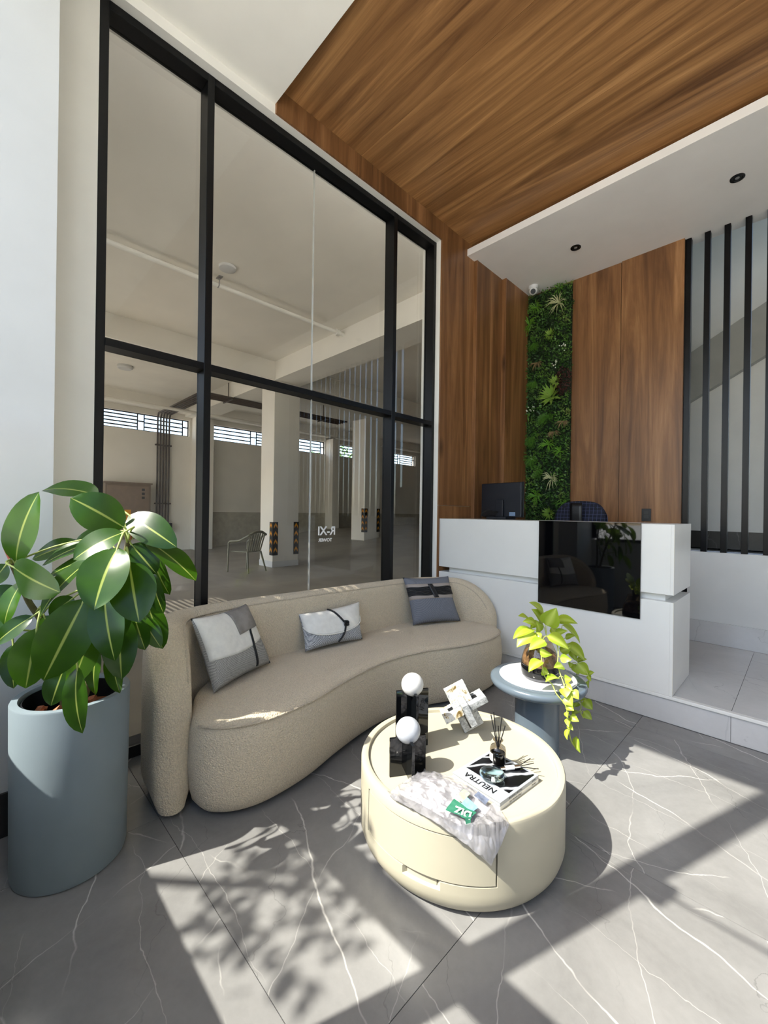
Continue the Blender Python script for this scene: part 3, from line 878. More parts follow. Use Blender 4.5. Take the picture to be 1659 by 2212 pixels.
sp_ = tag(MB().tube([(-12.9, -.3, 4.22), (-12.9, 22, 4.22)], .045, 10).build('drain_pipe', M['garage_ceil'], smooth=60), 'cream drain pipe running under the far ceiling beams', 'pipe')
tag(MB().lathe((-5.86, 2.59, GZ), [(.001, -.05), (.07, -.05), (.115, -.03), (.12, 0)], 32, False).build('smoke_detector', M['wall_dimmed'], smooth=40), 'round white detector beside the pipe on the garage ceiling', 'detector')
tag(MB().lathe((-11.7, 2.66, GZ), [(.001, -.08), (.14, -.08), (.17, -.05), (.17, 0)], 32, False).build('ceiling_lamp', M['wall_dimmed'], smooth=40), 'round white ceiling lamp deeper in the garage', 'lamp')

# monobloc chair in the garage
pc = thing('plastic_armchair', 'olive plastic armchair beside the garage column', 'chair', (-8.55, 4.25, 0))
plm = plain('olive_plastic', s2l(118, 116, 96), .4)
def pcv(u, v, z):  # local to world: seat faces u (towards the camera side)
    a = math.radians(200)
    return (-8.55 + u * math.cos(a) - v * math.sin(a), 4.3 + u * math.sin(a) + v * math.cos(a), z)
MB().loft([[pcv(u, v, .43) for u, v in ((-.2, -.2), (.24, -.24), (.24, .24), (-.2, .2))], [pcv(u, v, .455) for u, v in ((-.2, -.2), (.24, -.24), (.24, .24), (-.2, .2))]]).build('seat', plm, pc, bevel=.01)
bk = MB()
for s_ in range(7):
    v0 = -.2 + s_ * .063
    bk.tube([pcv(-.19, v0, .45), pcv(-.24, v0 * 1.1, .65), pcv(-.30, v0 * 1.15, .84)], .016, 6)
bk.tube([pcv(-.30, -.25, .80), pcv(-.315, -.12, .86), pcv(-.32, 0, .875), pcv(-.315, .12, .86), pcv(-.30, .25, .80)], .03, 8)
bk.build('backrest', plm, pc, smooth=60)
for s_ in (-1, 1):
    MB().tube([pcv(-.29, .25 * s_, .80), pcv(-.05, .29 * s_, .68), pcv(.2, .29 * s_, .66), pcv(.25, .28 * s_, .62)], .022, 8).build('armrest', plm, pc, smooth=60)
    MB().tube([pcv(.25, .28 * s_, .63), pcv(.27, .28 * s_, 0)], [.02, .016], 8).build('leg', plm, pc, smooth=60)
    MB().tube([pcv(-.2, .2 * s_, .44), pcv(-.30, .27 * s_, 0)], [.022, .016], 8).build('leg', plm, pc, smooth=60)

# ground and greenery outside
struct(MB().box(-60, 40, -60, -.46, -.3, -.07).build('ground_street', plain('paving', s2l(224, 219, 208), .9, .03, .6)), 'paving outside the building')
struct(MB().box(-60, GX - .3, -.4, 60, -.3, -.07).build('ground_far', plain('paving_far', s2l(150, 146, 138), .9, .06, .6)), 'paving beyond the garage')
LM_TREE = leaf_mat('tree_leaf', s2l(52, 84, 26), s2l(120, 150, 50), s2l(90, 120, 60), .5, transl=.4)
BARK = plain('bark', s2l(96, 80, 64), .9, .15, 20, bump=.5, bscale=30, bdist=.02)
def tree(loc, trunk_h, clusters, n, size, label, seed):
    rnd = random.Random(seed)
    t = thing('tree', label, 'tree', loc, 'trees outside')
    tr = MB(); top = Vector(loc) + Vector((0, 0, trunk_h))
    tr.tube([loc, Vector(loc) * .5 + top * .5 + Vector((.1, 0, 0)), top], [.14, .11, .08], 10)
    for c, r in clusters:
        tr.tube([top, (top + Vector(c)) / 2 + Vector((0, 0, .1)), c], [.06, .04, .015], 6)
    tr.build('trunk', BARK, t, smooth=60)
    lf = MB()
    for c, r in clusters:
        for _ in range(int(n)):
            while True:
                p = Vector((rnd.uniform(-1, 1), rnd.uniform(-1, 1), rnd.uniform(-1, 1)))
                if .1 < p.length < 1: break
            p = Vector(c) + Vector((p.x * r[0], p.y * r[1], p.z * r[2]))
            d = Vector((rnd.uniform(-1, 1), rnd.uniform(-1, 1), rnd.uniform(-1, .4))).normalized()
            u = d.orthogonal().normalized(); L = size * rnd.uniform(.7, 1.3)
            lf.add([p, p + d * L * .5 + u * L * .22, p + d * L, p + d * L * .5 - u * L * .22], [(0, 1, 2, 3)])
    o = lf.build('crown', LM_TREE, t); o['kind'] = 'stuff'
tree((-4.9, -4.6, -.07), 3.7, [((-2.14, -1.72, 3.2), (.31, .36, .16)), ((-4.3, -3.4, 4.8), (.55, .6, .5)), ((-5.0, -4.6, 5.4), (.9, .8, .7))], 250, .075, 'leafy street tree in front of the glazed lobby front', 3)
tree((-17.5, 15.5, -.07), 2.8, [((-17.3, 14.0, 4.0), (1.0, 1.6, .9)), ((-17.6, 16.6, 4.3), (1.0, 1.7, 1.1)), ((-17.6, 12.2, 3.7), (.8, 1.0, .6))], 800, .16, 'leafy tree seen through the far garage windows', 5)

# ================================================================ reception
cnt = thing('reception_counter', 'white reception counter with a black glass panel on its front', 'counter', (-1.53, 3.46, .177))
CXL, CXR = -2.462, -.588
CYF, CYK = YC, 3.73
T = .018
CWH, CED = M['counter'], M['counter_edge']
MB().box(CXL, CXR - T, CYF, CYF + T, .822, 1.276).build('upper_front_panel', CWH, cnt, bevel=.0015)
MB().box(CXR - T, CXR, CYF, CYK, .822, 1.276).build('upper_end_panel', CWH, cnt, bevel=.0015)
MB().box(CXL, CXR - T, CYF + T, CYK, 1.256, 1.2755).build('counter_top', CWH, cnt, bevel=.001)
MB().box(CXL, CXR - T, CYF + T, CYK, .822, .84).build('upper_base_panel', CWH, cnt)
MB().box(CXL + .085, CXR - .055, CYF + .05, CYK - .02, .776, .822).build('recessed_plinth', CWH, cnt)
MB().box(CXL, CXR - T, CYF, CYF + T, .1785, .776).build('lower_front_panel', CWH, cnt, bevel=.0015)
MB().box(CXR - T, CXR, CYF, CYK, .1785, .776).build('lower_end_panel', CWH, cnt, bevel=.0015)
MB().box(CXL, CXR - T, CYF + T, CYK, .758, .7755).build('lower_top_panel', CWH, cnt)
MB().box(CXL, CXR - T, CYK - T, CYK, .1785, .758).build('rear_panel', CWH, cnt)
MB().box(CXR - .0005, CXR + .0006, CYF, CYF + .0022, .822, 1.276).build('edge_band', CED, cnt)
MB().box(CXR - .0005, CXR + .0006, CYF, CYF + .0022, .1785, .776).build('edge_band', CED, cnt)
MB().box(-1.475, -.772, CYF - .014, CYF - .001, .64, 1.279).build('black_glass_panel', M['blackglass'], cnt, bevel=.0015)

mon = thing('monitor', 'black desktop monitor seen from behind on the reception counter', 'monitor', (-2.05, 3.62, 1.276))
ma = math.radians(-6)
def mo(u, v, z): return (-2.055 + u * math.cos(ma) - v * math.sin(ma), 3.60 + u * math.sin(ma) + v * math.cos(ma), z)
def mbox(b, u0, u1, v0, v1, z0, z1):
    vs = [mo(u, v, z) for z in (z0, z1) for u, v in ((u0, v0), (u1, v0), (u1, v1), (u0, v1))]
    b.add(vs, [(0, 3, 2, 1), (4, 5, 6, 7), (0, 1, 5, 4), (1, 2, 6, 5), (2, 3, 7, 6), (3, 0, 4, 7)]); return b
mbk = plain('monitor_shell', s2l(20, 23, 30), .45)
mbox(MB(), -.225, .225, 0, .032, 1.30, 1.622).build('shell', mbk, mon, bevel=.006)
mbox(MB(), -.23, .23, .032, .042, 1.296, 1.626).build('screen', M['black_pl'], mon, bevel=.002)
mbox(MB(), -.04, .04, -.02, 0, 1.30, 1.46).build('stand_neck', mbk, mon, bevel=.004)
mbox(MB(), -.11, .11, -.07, .09, 1.277, 1.30).build('stand_foot', mbk, mon, bevel=.004)
mbox(MB(), .10, .165, -.0015, 0, 1.31, 1.345).build('label_sticker', plain('sticker_blue', s2l(120, 140, 165), .5), mon)
mbox(MB(), -.19, -.02, -.02, 0, 1.315, 1.36).build('port_panel', M['black_pl'], mon)
tag(MB().tube(crv([(-2.20, 3.50, 1.279), (-2.205, 3.51, 1.32), (-2.17, 3.53, 1.355), (-2.12, 3.555, 1.357), (-2.06, 3.575, 1.345)], 6), .0045, 6).build('monitor_cable', M['black_pl'], smooth=60), 'black cable looping into the back of the monitor', 'cable')

oc = thing('office_chair', 'dark office chair behind the reception counter', 'chair', (-1.52, 4.2, .177))
chm = plain('chair_black_fabric', s2l(16, 16, 20), .8)
def slab(cx, cy, hw, z0, z1, th, cr=.1, nm=8):
    rings = []
    for s_ in (0, .3, 1, 1, .3, 0):
        pass
    pts = []
    for qx, qz, a0 in ((hw - cr, z1 - cr, 0), (-hw + cr, z1 - cr, 90), (-hw + cr, z0 + cr, 180), (hw - cr, z0 + cr, 270)):
        for k in range(nm + 1):
            a = math.radians(a0 + 90 * k / nm); pts.append((qx + cr * math.cos(a), qz + cr * math.sin(a)))
    zc = (z0 + z1) / 2
    for off, sc in ((-th / 2, .93), (-th * .3, 1), (th * .3, 1), (th / 2, .93)):
        rings.append([(cx + x * sc, cy + off, zc + (z - zc) * sc) for x, z in pts])
    return MB().loft(rings)
slab(-1.53, 4.18, .20, .86, 1.44, .07).build('backrest', chm, oc, smooth=50)
MB().lathe((-1.53, 3.97, .62), [(.2, 0), (.235, .02), (.235, .06), (.2, .08)], 32).build('seat', chm, oc, smooth=50)
MB().tube([(-1.53, 4.0, .28), (-1.53, 4.0, .63)], .03, 12).build('gas_column', M['black_pl'], oc, smooth=60)
MB().box(-1.57, -1.49, 3.98, 4.22, .60, .63).build('back_arm', M['black_pl'], oc)
MB().tube([(-1.53, 4.21, .61), (-1.53, 4.23, .95)], .025, 8).build('back_bar', M['black_pl'], oc)
for k in range(5):
    a = 2 * PI * k / 5 + .3
    lg_ = MB().tube([(-1.53, 4.0, .28), (-1.53 + .27 * math.cos(a), 4.0 + .27 * math.sin(a), .235)], [.025, .018], 8).build('leg', M['black_pl'], oc, smooth=60)
    MB().sphere((-1.53 + .27 * math.cos(a), 4.0 + .27 * math.sin(a), .205), .028, 12, 8).build('castor', M['black_pl'], lg_, smooth=80)
# jacket over the chair back
jb = MatB('navy_check_cloth')
jv = jb.coords((1, 1, 1))
def stripes(axis, freq, w):
    sx = jb.n.new('ShaderNodeSeparateXYZ'); jb.l.new(jv, sx.inputs[0])
    m_ = jb.math('FRACT', jb.math('MULTIPLY', sx.outputs[axis], freq))
    return jb.math('LESS_THAN', m_, w)
st_ = jb.math('MAXIMUM', stripes(0, 30, .10), stripes(2, 30, .10))
jb.set(col=jb.mix(st_, s2l(14, 17, 34), s2l(62, 70, 104)), rough=.85)
jb.bump(jb.noise(jv, 300, 2), .2, .001)
jk = thing('jacket', 'navy checked jacket draped over the back of the office chair', 'jacket', (-1.53, 4.18, 1.0))
def drape(u, v):
    x = (u - .5) * 2
    hw = .225 + .03 * abs(v - .5) * 2
    z = 1.462 - .03 * x * x - .10 * abs(x) ** 5 - max(0, abs(v - .5) - .12) * 1.25
    y = 4.18 + (v - .5) * .17 * (1 if abs(v - .5) < .3 else .3 / abs(v - .5)) * 1.35
    wv = .006 * math.sin(9 * x + 3 * v) * abs(v - .5) * 2
    return (-1.53 + x * hw, y + wv, z)
MB().grid(drape, 24, 30).build('body', jb.m, jk, smooth=80).modifiers.new('solid', 'SOLIDIFY').thickness = .006
MB().grid(lambda u, v: (-1.585 + u * .11, 4.18 - .105 - .006 * math.sin(v * 6), 1.44 - v * .34), 4, 8).build('lining', M['black_pl'], jk, smooth=80).modifiers.new('solid', 'SOLIDIFY').thickness = .004

swi = thing('light_switch', 'black double switch plate on the walnut panel', 'switch', (-1.105, YB - .016, 1.34))
plt_ = MB().box(-1.155, -1.075, YB - .024, YB - .0145, 1.275, 1.40).build('plate', M['black_pl'], swi, bevel=.002)
for z0, z1 in ((1.300, 1.336), (1.340, 1.376)): MB().box(-1.137, -1.093, YB - .028, YB - .024, z0, z1).build('rocker', plain('rocker_grey', s2l(30, 31, 34), .3), plt_, bevel=.001)

# black slats
scr = thing('slat_screen', 'screen of black upright slats between low wall and soffit', 'screen', (-.4, 4.84, 1.0))
for k in range(24):
    x = -.829 + .1435 * k
    if x > XR - .05: break
    MB().box(x, x + .045, 4.805, 4.865, (.178 if k == 0 else 1.006), ZS - .001).build('slat', M['black_slat'], scr, bevel=.002)

# downlights, security camera
for (x, y, lb) in ((-1.62, 4.21, 'black recessed downlight in the soffit nearer the plant strip'), (-.40, 4.20, 'black recessed downlight in the soffit in front of the slats')):
    d = thing('downlight', lb, 'downlight', (x, y, ZS), 'soffit downlights')
    rg_ = MB().lathe((x, y, ZS), [(.047, 0), (.047, -.006), (.034, -.006), (.030, -.002), (.016, -.0015), (.001, -.0015)], 32, False).build('trim_ring', M['black_pl'], d, smooth=40)
    MB().lathe((x, y, ZS), [(.014, -.0018), (.014, -.004), (.001, -.004)], 24, False).build('lens', M['skirting'], rg_)
sc_ = thing('security_camera', 'small white turret camera under the soffit corner', 'camera', (-2.27, 4.62, ZS))
MB().lathe((-2.24, 4.60, ZS), [(.052, 0), (.052, -.022), (.046, -.03)], 32).build('base', M['white_pl'], sc_, smooth=40)
ball_ = MB().sphere((-2.24, 4.595, ZS - .055), .045, 24, 16).build('ball', M['white_pl'], sc_, smooth=80)
dvec = Vector((.35, -.8, -.5)).normalized()
pp = Vector((-2.24, 4.595, ZS - .055))
MB().tube([pp + dvec * .03, pp + dvec * .0465], .028, 20).build('lens', M['black_pl'], ball_, smooth=40)

# green wall strip
gwm = {}
def foliage_mat(name, a, b_, rough=.5):
    return leaf_mat(name, a, b_, tuple(c * .8 for c in b_[:3]) + (1,), rough, transl=.25)
gwm['base'] = MatB('moss_leaves')
_b = gwm['base']; _v = _b.coords()
_c = _b.ramp(_b.noise(_v, 5.5, 3), [(.30, s2l(28, 52, 20)), (.42, s2l(50, 92, 32)), (.52, s2l(74, 120, 42)), (.62, s2l(104, 148, 54)), (.72, s2l(130, 150, 72))])
_g = _b.n.new('ShaderNodeNewGeometry')
_c = _b.mix(_b.math('MULTIPLY', _g.outputs['Random Per Island'], .45), _c, s2l(18, 34, 14))
_b.set(col=_c, rough=.5)
gwm['pale_tuft'] = foliage_mat('pale_grass', s2l(196, 200, 140), s2l(220, 222, 170))
gwm['brown_tuft'] = foliage_mat('brown_grass', s2l(140, 118, 82), s2l(164, 140, 102))
gwm['broadleaf_tuft'] = foliage_mat('broad_leaf', s2l(110, 156, 54), s2l(160, 192, 86))
gwm['fern_tuft'] = foliage_mat('fern_leaf', s2l(60, 110, 34), s2l(92, 142, 46))
gwm['grass_tuft'] = foliage_mat('grass_leaf', s2l(84, 146, 38), s2l(120, 180, 56))
gwm['plum'] = foliage_mat('plum_leaf', s2l(54, 32, 30), s2l(92, 54, 50))
gwm['flower'] = plain('white_bud', s2l(225, 228, 215), .6)
GWX0, GWX1, GWZ0, GWZ1 = -2.375, -1.865, .19, 3.93
pw = thing('green_wall', 'narrow vertical strip of artificial ferns and grasses beside the walnut panels', 'green wall', (-2.12, YB - .01, .18))
MB().box(GWX0, GWX1, YB - .03, YB - .004, GWZ0, GWZ1).build('backing', plain('backing_green', s2l(18, 34, 14), .9), pw)
rnd = random.Random(11)
def leafq(mb, p, d, n_, L, W):
    d = d.normalized(); u = d.cross(n_).normalized()
    mb.add([p, p + d * L * .45 + u * W, p + d * L, p + d * L * .45 - u * W], [(0, 1, 2, 3)])
ml = MB(); pl = MB(); fw_ = MB()
for k in range(9000):
    x = rnd.uniform(GWX0 - .004, GWX1 + .012); z = rnd.uniform(.95, GWZ1 + .01)
    y = YB - .03 - rnd.random() ** 1.5 * (.05 + .03 * mnoise.noise(Vector((x * 6, 0, z * 6))))
    d = Vector((rnd.uniform(-1, 1), rnd.uniform(-1.1, -.1), rnd.uniform(-.7, .9)))
    n_ = Vector((rnd.uniform(-.5, .5), -1, rnd.uniform(-.2, .8)))
    plum = ((x + 1.94) / .10) ** 2 + ((z - 2.83) / .16) ** 2 < 1
    s_ = rnd.uniform(.016, .034)
    leafq(pl if plum else ml, Vector((x, y, z)), d, n_, s_, s_ * rnd.uniform(.2, .36))
for (cx, cz) in ((-1.94, 3.20), (-2.03, 3.02), (-2.30, 2.57)):
    for _ in range(9):
        fw_.sphere((cx + rnd.uniform(-.055, .055), YB - .09 - rnd.random() * .02, cz + rnd.uniform(-.05, .05)), .007, 6, 4)
o = ml.build('small_leaves', gwm['base'].m, pw); o['kind'] = 'stuff'
o = pl.build('plum_leaves', gwm['plum'], pw); o['kind'] = 'stuff'; o['label'] = 'dark plum coloured leaf patch'
o = fw_.build('white_buds', gwm['flower'], pw); o['kind'] = 'stuff'; o['label'] = 'tiny white buds'
for (kind, x, z, s_) in TUFTS:
    s_ *= 1.2
    mb = MB(); c = Vector((x, YB - .06, z)); rr = random.Random(int(abs(x * 1000 + z * 77)))
    if kind in ('pale_tuft', 'brown_tuft', 'grass_tuft'):
        nb = 26 if kind != 'brown_tuft' else 22
        a0 = rr.uniform(0, 6.28)
        for k in range(nb):
            a = rr.uniform(0, 2 * PI) if kind != 'brown_tuft' else -PI / 2 + rr.uniform(-1.6, 1.6)
            L = s_ * rr.uniform(.55, 1.0); o_ = rr.uniform(.25, .8)
            d = Vector((math.cos(a), -o_, math.sin(a))).normalized()
            tip = d * L + Vector((0, -.005, -.25 * L))
            mid = d * L * .55 + Vector((0, -.012, .02 * L))
            u = d.cross(Vector((0, -1, .2))).normalized() * (s_ * .028)
            mb.add([c + u * .6, c - u * .6, c + mid - u, c + mid + u, c + tip], [(0, 1, 2, 3), (3, 2, 4)])
    elif kind == 'broadleaf_tuft':
        for k in range(30):
            a = 2 * PI * k / 30 * 2.9 + rr.uniform(-.2, .2); L = s_ * rr.uniform(.45, .85)
            d = Vector((math.cos(a), -rr.uniform(.3, 1.1), math.sin(a) + .15)).normalized()
            leafq(mb, c + d * .01, d, Vector((0, -1, .4)), L, L * .105)
    else:
        for k in range(9):
            a = rr.uniform(0, 2 * PI) if k > 5 else -PI / 2 + rr.uniform(-1.3, 1.3)
            L = s_ * rr.uniform(.6, .95)
            d = Vector((math.cos(a), -rr.uniform(.25, .7), math.sin(a))).normalized()
            for q in range(1, 12):
                t = q / 12
                p = c + d * (L * t) + Vector((0, 0, -.3 * L * t * t))
                w = L * .34 * math.sin(PI * min(1, t * .9 + .12))
                side = d.cross(Vector((0, -1, .1))).normalized()
                for sg in (-1, 1):
                    leafq(mb, p, side * sg + d * .5, Vector((0, -1, .2)), w, L * .024)
    o = mb.build(kind, gwm[kind], pw)
    for vx in o.data.vertices:
        if vx.co.x < GWX0 - .03: vx.co.x = GWX0 - .03
        if vx.co.z > ZS - .01: vx.co.z = ZS - .01
        if vx.co.y > YB - .02: vx.co.y = YB - .02

# ================================================================ sofa
def boucle(name, c):
    b = MatB(name); v = b.coords()
    vo = b.n.new('ShaderNodeTexVoronoi'); vo.inputs['Scale'].default_value = 140; vo.inputs['Randomness'].default_value = 1
    nz = b.n.new('ShaderNodeTexNoise'); nz.inputs['Scale'].default_value = 160; nz.inputs['Detail'].default_value = 3
    b.l.new(v, nz.inputs['Vector'])
    b.l.new(b.mix(1.0, v, b.mix(1.0, nz.outputs['Color'], (.012, .012, .012, 1), 'MULTIPLY'), 'ADD'), vo.inputs['Vector'])
    h = b.math('ADD', b.math('MULTIPLY', b.math('SUBTRACT', 1.0, vo.outputs['Distance']), .7), b.math('MULTIPLY', nz.outputs['Fac'], .5))
    d = tuple(x * .88 for x in c[:3]) + (1,); l = tuple(min(1, x * 1.08) for x in c[:3]) + (1,)
    b.set(col=b.ramp(h, [(.45, d), (.95, l)]), rough=.95, spec=.2, sheen=.25)
    b.bump(h, 1.0, .008)
    return b.m
M['boucle'] = boucle('beige_boucle', s2l(224, 208, 180))
M['boucle2'] = boucle('beige_boucle_piping', s2l(208, 192, 166))
sofa = thing('sofa', 'curved beige boucle sofa in front of the black framed window', 'sofa', (-2.0, 1.9, 0))
path = [(-1.885, .635, .068), (-2.03, .655, .085), (-2.2, .695, .10), (-2.33, .80, .10), (-2.39, 1.02, .09), (-2.41, 1.3, .08), (-2.412, 1.7, .077), (-2.41, 2.2, .077), (-2.395, 2.6, .08), (-2.31, 2.88, .09), (-2.14, 3.045, .09), (-1.96, 3.095, .08), (-1.80, 3.10, .068)]
pth = crv(path, 12)
S = [0]
for k in range(1, len(pth)): S.append(S[-1] + math.hypot(pth[k][0] - pth[k - 1][0], pth[k][1] - pth[k - 1][1]))
LT = S[-1]
def top_h(s):
    hm = .80 + (.757 - .80) * s / LT
    e = min(s, LT - s)
    k = .40
    r = 1 if e >= k else math.sqrt(max(0, 1 - (1 - e / k) ** 2))
    return .40 + (hm - .40) * r
rings = []; pipe_pts = []; pipe2 = []
# extra stations close to the two ends so that the caps round off
st_s = sorted(set([0, .006, .016, .03, .05] + [LT * k / 90 for k in range(2, 89)] + [LT - .05, LT - .03, LT - .016, LT - .006, LT]))
def at_s(s):
    k = 0
    while k < len(S) - 2 and S[k + 1] < s: k += 1
    t = (s - S[k]) / max(1e-9, S[k + 1] - S[k])
    x = pth[k][0] + (pth[k + 1][0] - pth[k][0]) * t; y = pth[k][1] + (pth[k + 1][1] - pth[k][1]) * t
    hw = pth[k][2] + (pth[k + 1][2] - pth[k][2]) * t
    a = max(0, k - 1); b = min(len(pth) - 1, k + 2)
    dx, dy = pth[b][0] - pth[a][0], pth[b][1] - pth[a][1]; L = math.hypot(dx, dy)
    return x, y, dx / L, dy / L, hw
for s in st_s:
    x, y, dx, dy, hw = at_s(s)
    # left normal of the path points to the outside? path runs left tip -> back -> right tip, outside lies on its left
    nx, ny = dy, -dx
    e = min(s, LT - s)
    w = hw * math.sqrt(max(.02, 1 - (1 - min(1, e / .055)) ** 2))
    h = top_h(s)
    ring = []
    zb = .025
    prof = [(-.72, zb), (-1.0, zb + .07), (-1.04, zb + .2)]
    hh = h - w * .9
    for k in range(1, 5): prof.append((-1.0 - .03 * math.sin(PI * k / 5), zb + .2 + (hh - zb - .2) * k / 5))
    for k in range(0, 13):
        a = PI - PI * k / 12
        prof.append((math.cos(a), hh + w * .9 * math.sin(a)))
    for k in range(4, 0, -1): prof.append((1.0 + .05 * math.sin(PI * k / 5), zb + .2 + (hh - zb - .2) * k / 5))
    prof += [(1.06, zb + .2), (1.0, zb + .07), (.72, zb)]
    for q, z in prof:
        ring.append((x + nx * w * q, y + ny * w * q, z))
    rings.append(ring)
    a = math.radians(38)
    qz = (math.cos(a) * 1.01, hh + w * .9 * math.sin(a) * 1.01)
    if e >= .045: pipe_pts.append((x + nx * w * qz[0], y + ny * w * qz[0], qz[1]))
sh = MB().loft(rings)
sh.build('backrest', M['boucle'], sofa, smooth=70)
pp0 = [(pipe_pts[0][0], pipe_pts[0][1], z) for z in (.06, .2, .30, .40)]
pp1 = [(pipe_pts[-1][0], pipe_pts[-1][1], z) for z in (.40, .30, .2, .06)]
MB().tube(pp0 + [p for p in pipe_pts if p[2] > .45] + pp1, .0048, 8).build('backrest_piping', M['boucle2'], sofa, smooth=80)
front = [(-1.90, .70), (-1.80, .715), (-1.715, .80), (-1.672, .915), (-1.668, 1.05), (-1.69, 1.22), (-1.752, 1.445), (-1.805, 1.69), (-1.82, 1.92), (-1.775, 2.19), (-1.672, 2.455), (-1.628, 2.72), (-1.665, 2.95), (-1.76, 3.055)]
def resample(pts, n):
    L = [0]
    for k in range(1, len(pts)): L.append(L[-1] + math.hypot(pts[k][0] - pts[k - 1][0], pts[k][1] - pts[k - 1][1]))
    r = []; k = 0
    for i in range(n):
        t = L[-1] * i / (n - 1)
        while k < len(pts) - 2 and L[k + 1] < t: k += 1
        q = (t - L[k]) / max(1e-9, L[k + 1] - L[k])
        r.append((pts[k][0] + (pts[k + 1][0] - pts[k][0]) * q, pts[k][1] + (pts[k + 1][1] - pts[k][1]) * q))
    return r
NS = 70
fr_ = resample(crv(front, 8), NS)
back = [(-1.88, 3.09), (-2.06, 3.06), (-2.22, 2.95), (-2.33, 2.72), (-2.36, 2.3), (-2.365, 1.7), (-2.355, 1.3), (-2.30, 1.0), (-2.16, .82), (-2.0, .74)]
poly = fr_ + resample(crv(back, 4), NS)
def inset(poly, d):
    n = len(poly); r = []
    for i in range(n):
        a = poly[i - 1]; b = poly[(i + 1) % n]
        tx, ty = b[0] - a[0], b[1] - a[1]; L = math.hypot(tx, ty) or 1
        r.append((poly[i][0] - ty / L * d, poly[i][1] + tx / L * d))
    return r
lv_ = [(.022, .035), (.05, .012), (.10, 0), (.22, -.012), (.34, -.004), (.385, .004), (.408, .012), (.418, .03), (.422, .07)]
lv_ = lv_[:-1]
seat = MB().loft([[(px_, py_, z) for px_, py_ in inset(poly, d)] for z, d in lv_], cap=False)
tp = inset(poly, .03)
def crown(u, v):
    i = min(NS - 2, int(u * (NS - 1))); q = u * (NS - 1) - i
    a = Vector(tp[i]).lerp(Vector(tp[i + 1]), q); b = Vector(tp[2 * NS - 1 - i]).lerp(Vector(tp[2 * NS - 2 - i]), q)
    p = a.lerp(b, v)
    return (p.x, p.y, .418 + .014 * math.sin(PI * min(1, v * 1.15)) ** .6 * min(1, math.sin(PI * u) * 4) if v < .87 else .418)
seat.grid(crown, NS - 1, 14)
so = seat.build('seat', M['boucle'], sofa)
bm = bmesh.new(); bm.from_mesh(so.data); bmesh.ops.remove_doubles(bm, verts=bm.verts, dist=.0015); bmesh.ops.recalc_face_normals(bm, faces=bm.faces); bm.to_mesh(so.data); bm.free()
so.data.shade_smooth(); so.data.set_sharp_from_angle(angle=math.radians(60))
MB().tube([(a, b, .402) for a, b in inset(poly, .004)[2:len(fr_) - 1]], .0055, 8).build('seat_piping', M['boucle2'], sofa, smooth=80)
for (x, y) in ((-1.82, .9), (-2.25, .95), (-2.3, 2.8), (-1.8, 2.8), (-2.05, 1.9)):
    MB().lathe((x, y, 0), [(.03, 0), (.03, .03)], 16).build('foot', M['black_pl'], sofa)

# cushions
CUSHIONS = [[(a + .02, b, c + .012) for a, b, c in q] for q in CUSHIONS]
def weave(name, a, b_, f=260):
    m = MatB(name); v = m.coords()
    ck = m.n.new('ShaderNodeTexChecker'); ck.inputs['Scale'].default_value = f; m.l.new(v, ck.inputs['Vector'])
    ck.inputs['Color1'].default_value = a; ck.inputs['Color2'].default_value = b_
    n = m.noise(v, 60, 3)
    m.set(col=m.mix(m.math('MULTIPLY', n, .5), ck.outputs['Color'], a), rough=.9, spec=.2)
    m.bump(ck.outputs['Fac'], .4, .002)
    return m.m
W_WHITE = plain('white_linen', s2l(226, 224, 216), .85, .03, 30, bump=.4, bscale=300, bdist=.001)
W_TWEED = weave('grey_tweed', s2l(176, 174, 168), s2l(104, 104, 104), 230)
W_CHECK = weave('grey_check_weave', s2l(196, 198, 200), s2l(74, 78, 86), 150)
W_BLUE = weave('blue_grey_tweed', s2l(124, 128, 136), s2l(90, 92, 100), 210)
W_SUEDE = plain('grey_suede', s2l(138, 133, 128), .9, .10, 14, bump=.3, bscale=90)
W_TAUPE = plain('taupe_band', s2l(158, 148, 140), .8, .04)
W_BLACK = plain('black_cord', s2l(14, 15, 18), .6)
W_PIPE = plain('dark_edge', s2l(86, 84, 82), .8)

def cushion_frame(C4, thick, drop=0.0):
    bl, br, tr_, tl = [Vector(c) for c in C4]
    n_ = (br - bl).cross(tl - bl).normalized()
    if n_.dot(Vector((0, 0, 1.33)) - bl) < 0: n_ = -n_
    def f(u, v, off=0.0, side=1):
        p = bl * (1 - u) * (1 - v) + br * u * (1 - v) + tr_ * u * v + tl * (1 - u) * v
        # pinched edges between the corners
        cx, cv = 2 * u - 1, 2 * v - 1
        k = (1 - abs(cx) ** 3.2) * (1 - abs(cv) ** 3.2)
        b = max(0, k) ** .55
        wr = .0035 * mnoise.noise(Vector((u * 5, v * 5, side * 3)))
        q = Vector(p)
        ex = (br - bl).normalized(); ey = (tl - bl).normalized()
        q -= ex * (.013 * cx * (1 - cv * cv)); q -= ey * (.013 * cv * (1 - cx * cx))
        return q + n_ * (side * (thick / 2 * b + wr * b) + off * side)
    return f, n_
def sheet(f, u0, u1, v0, v1, nu, nv, off=.002, curve=None):
    def fn(a, b):
        u = u0 + (u1 - u0) * a
        lo = v0 if curve is None else curve(u)
        v = lo + (v1 - lo) * b
        return f(u, v, off)
    return MB().grid(fn, nu, nv)
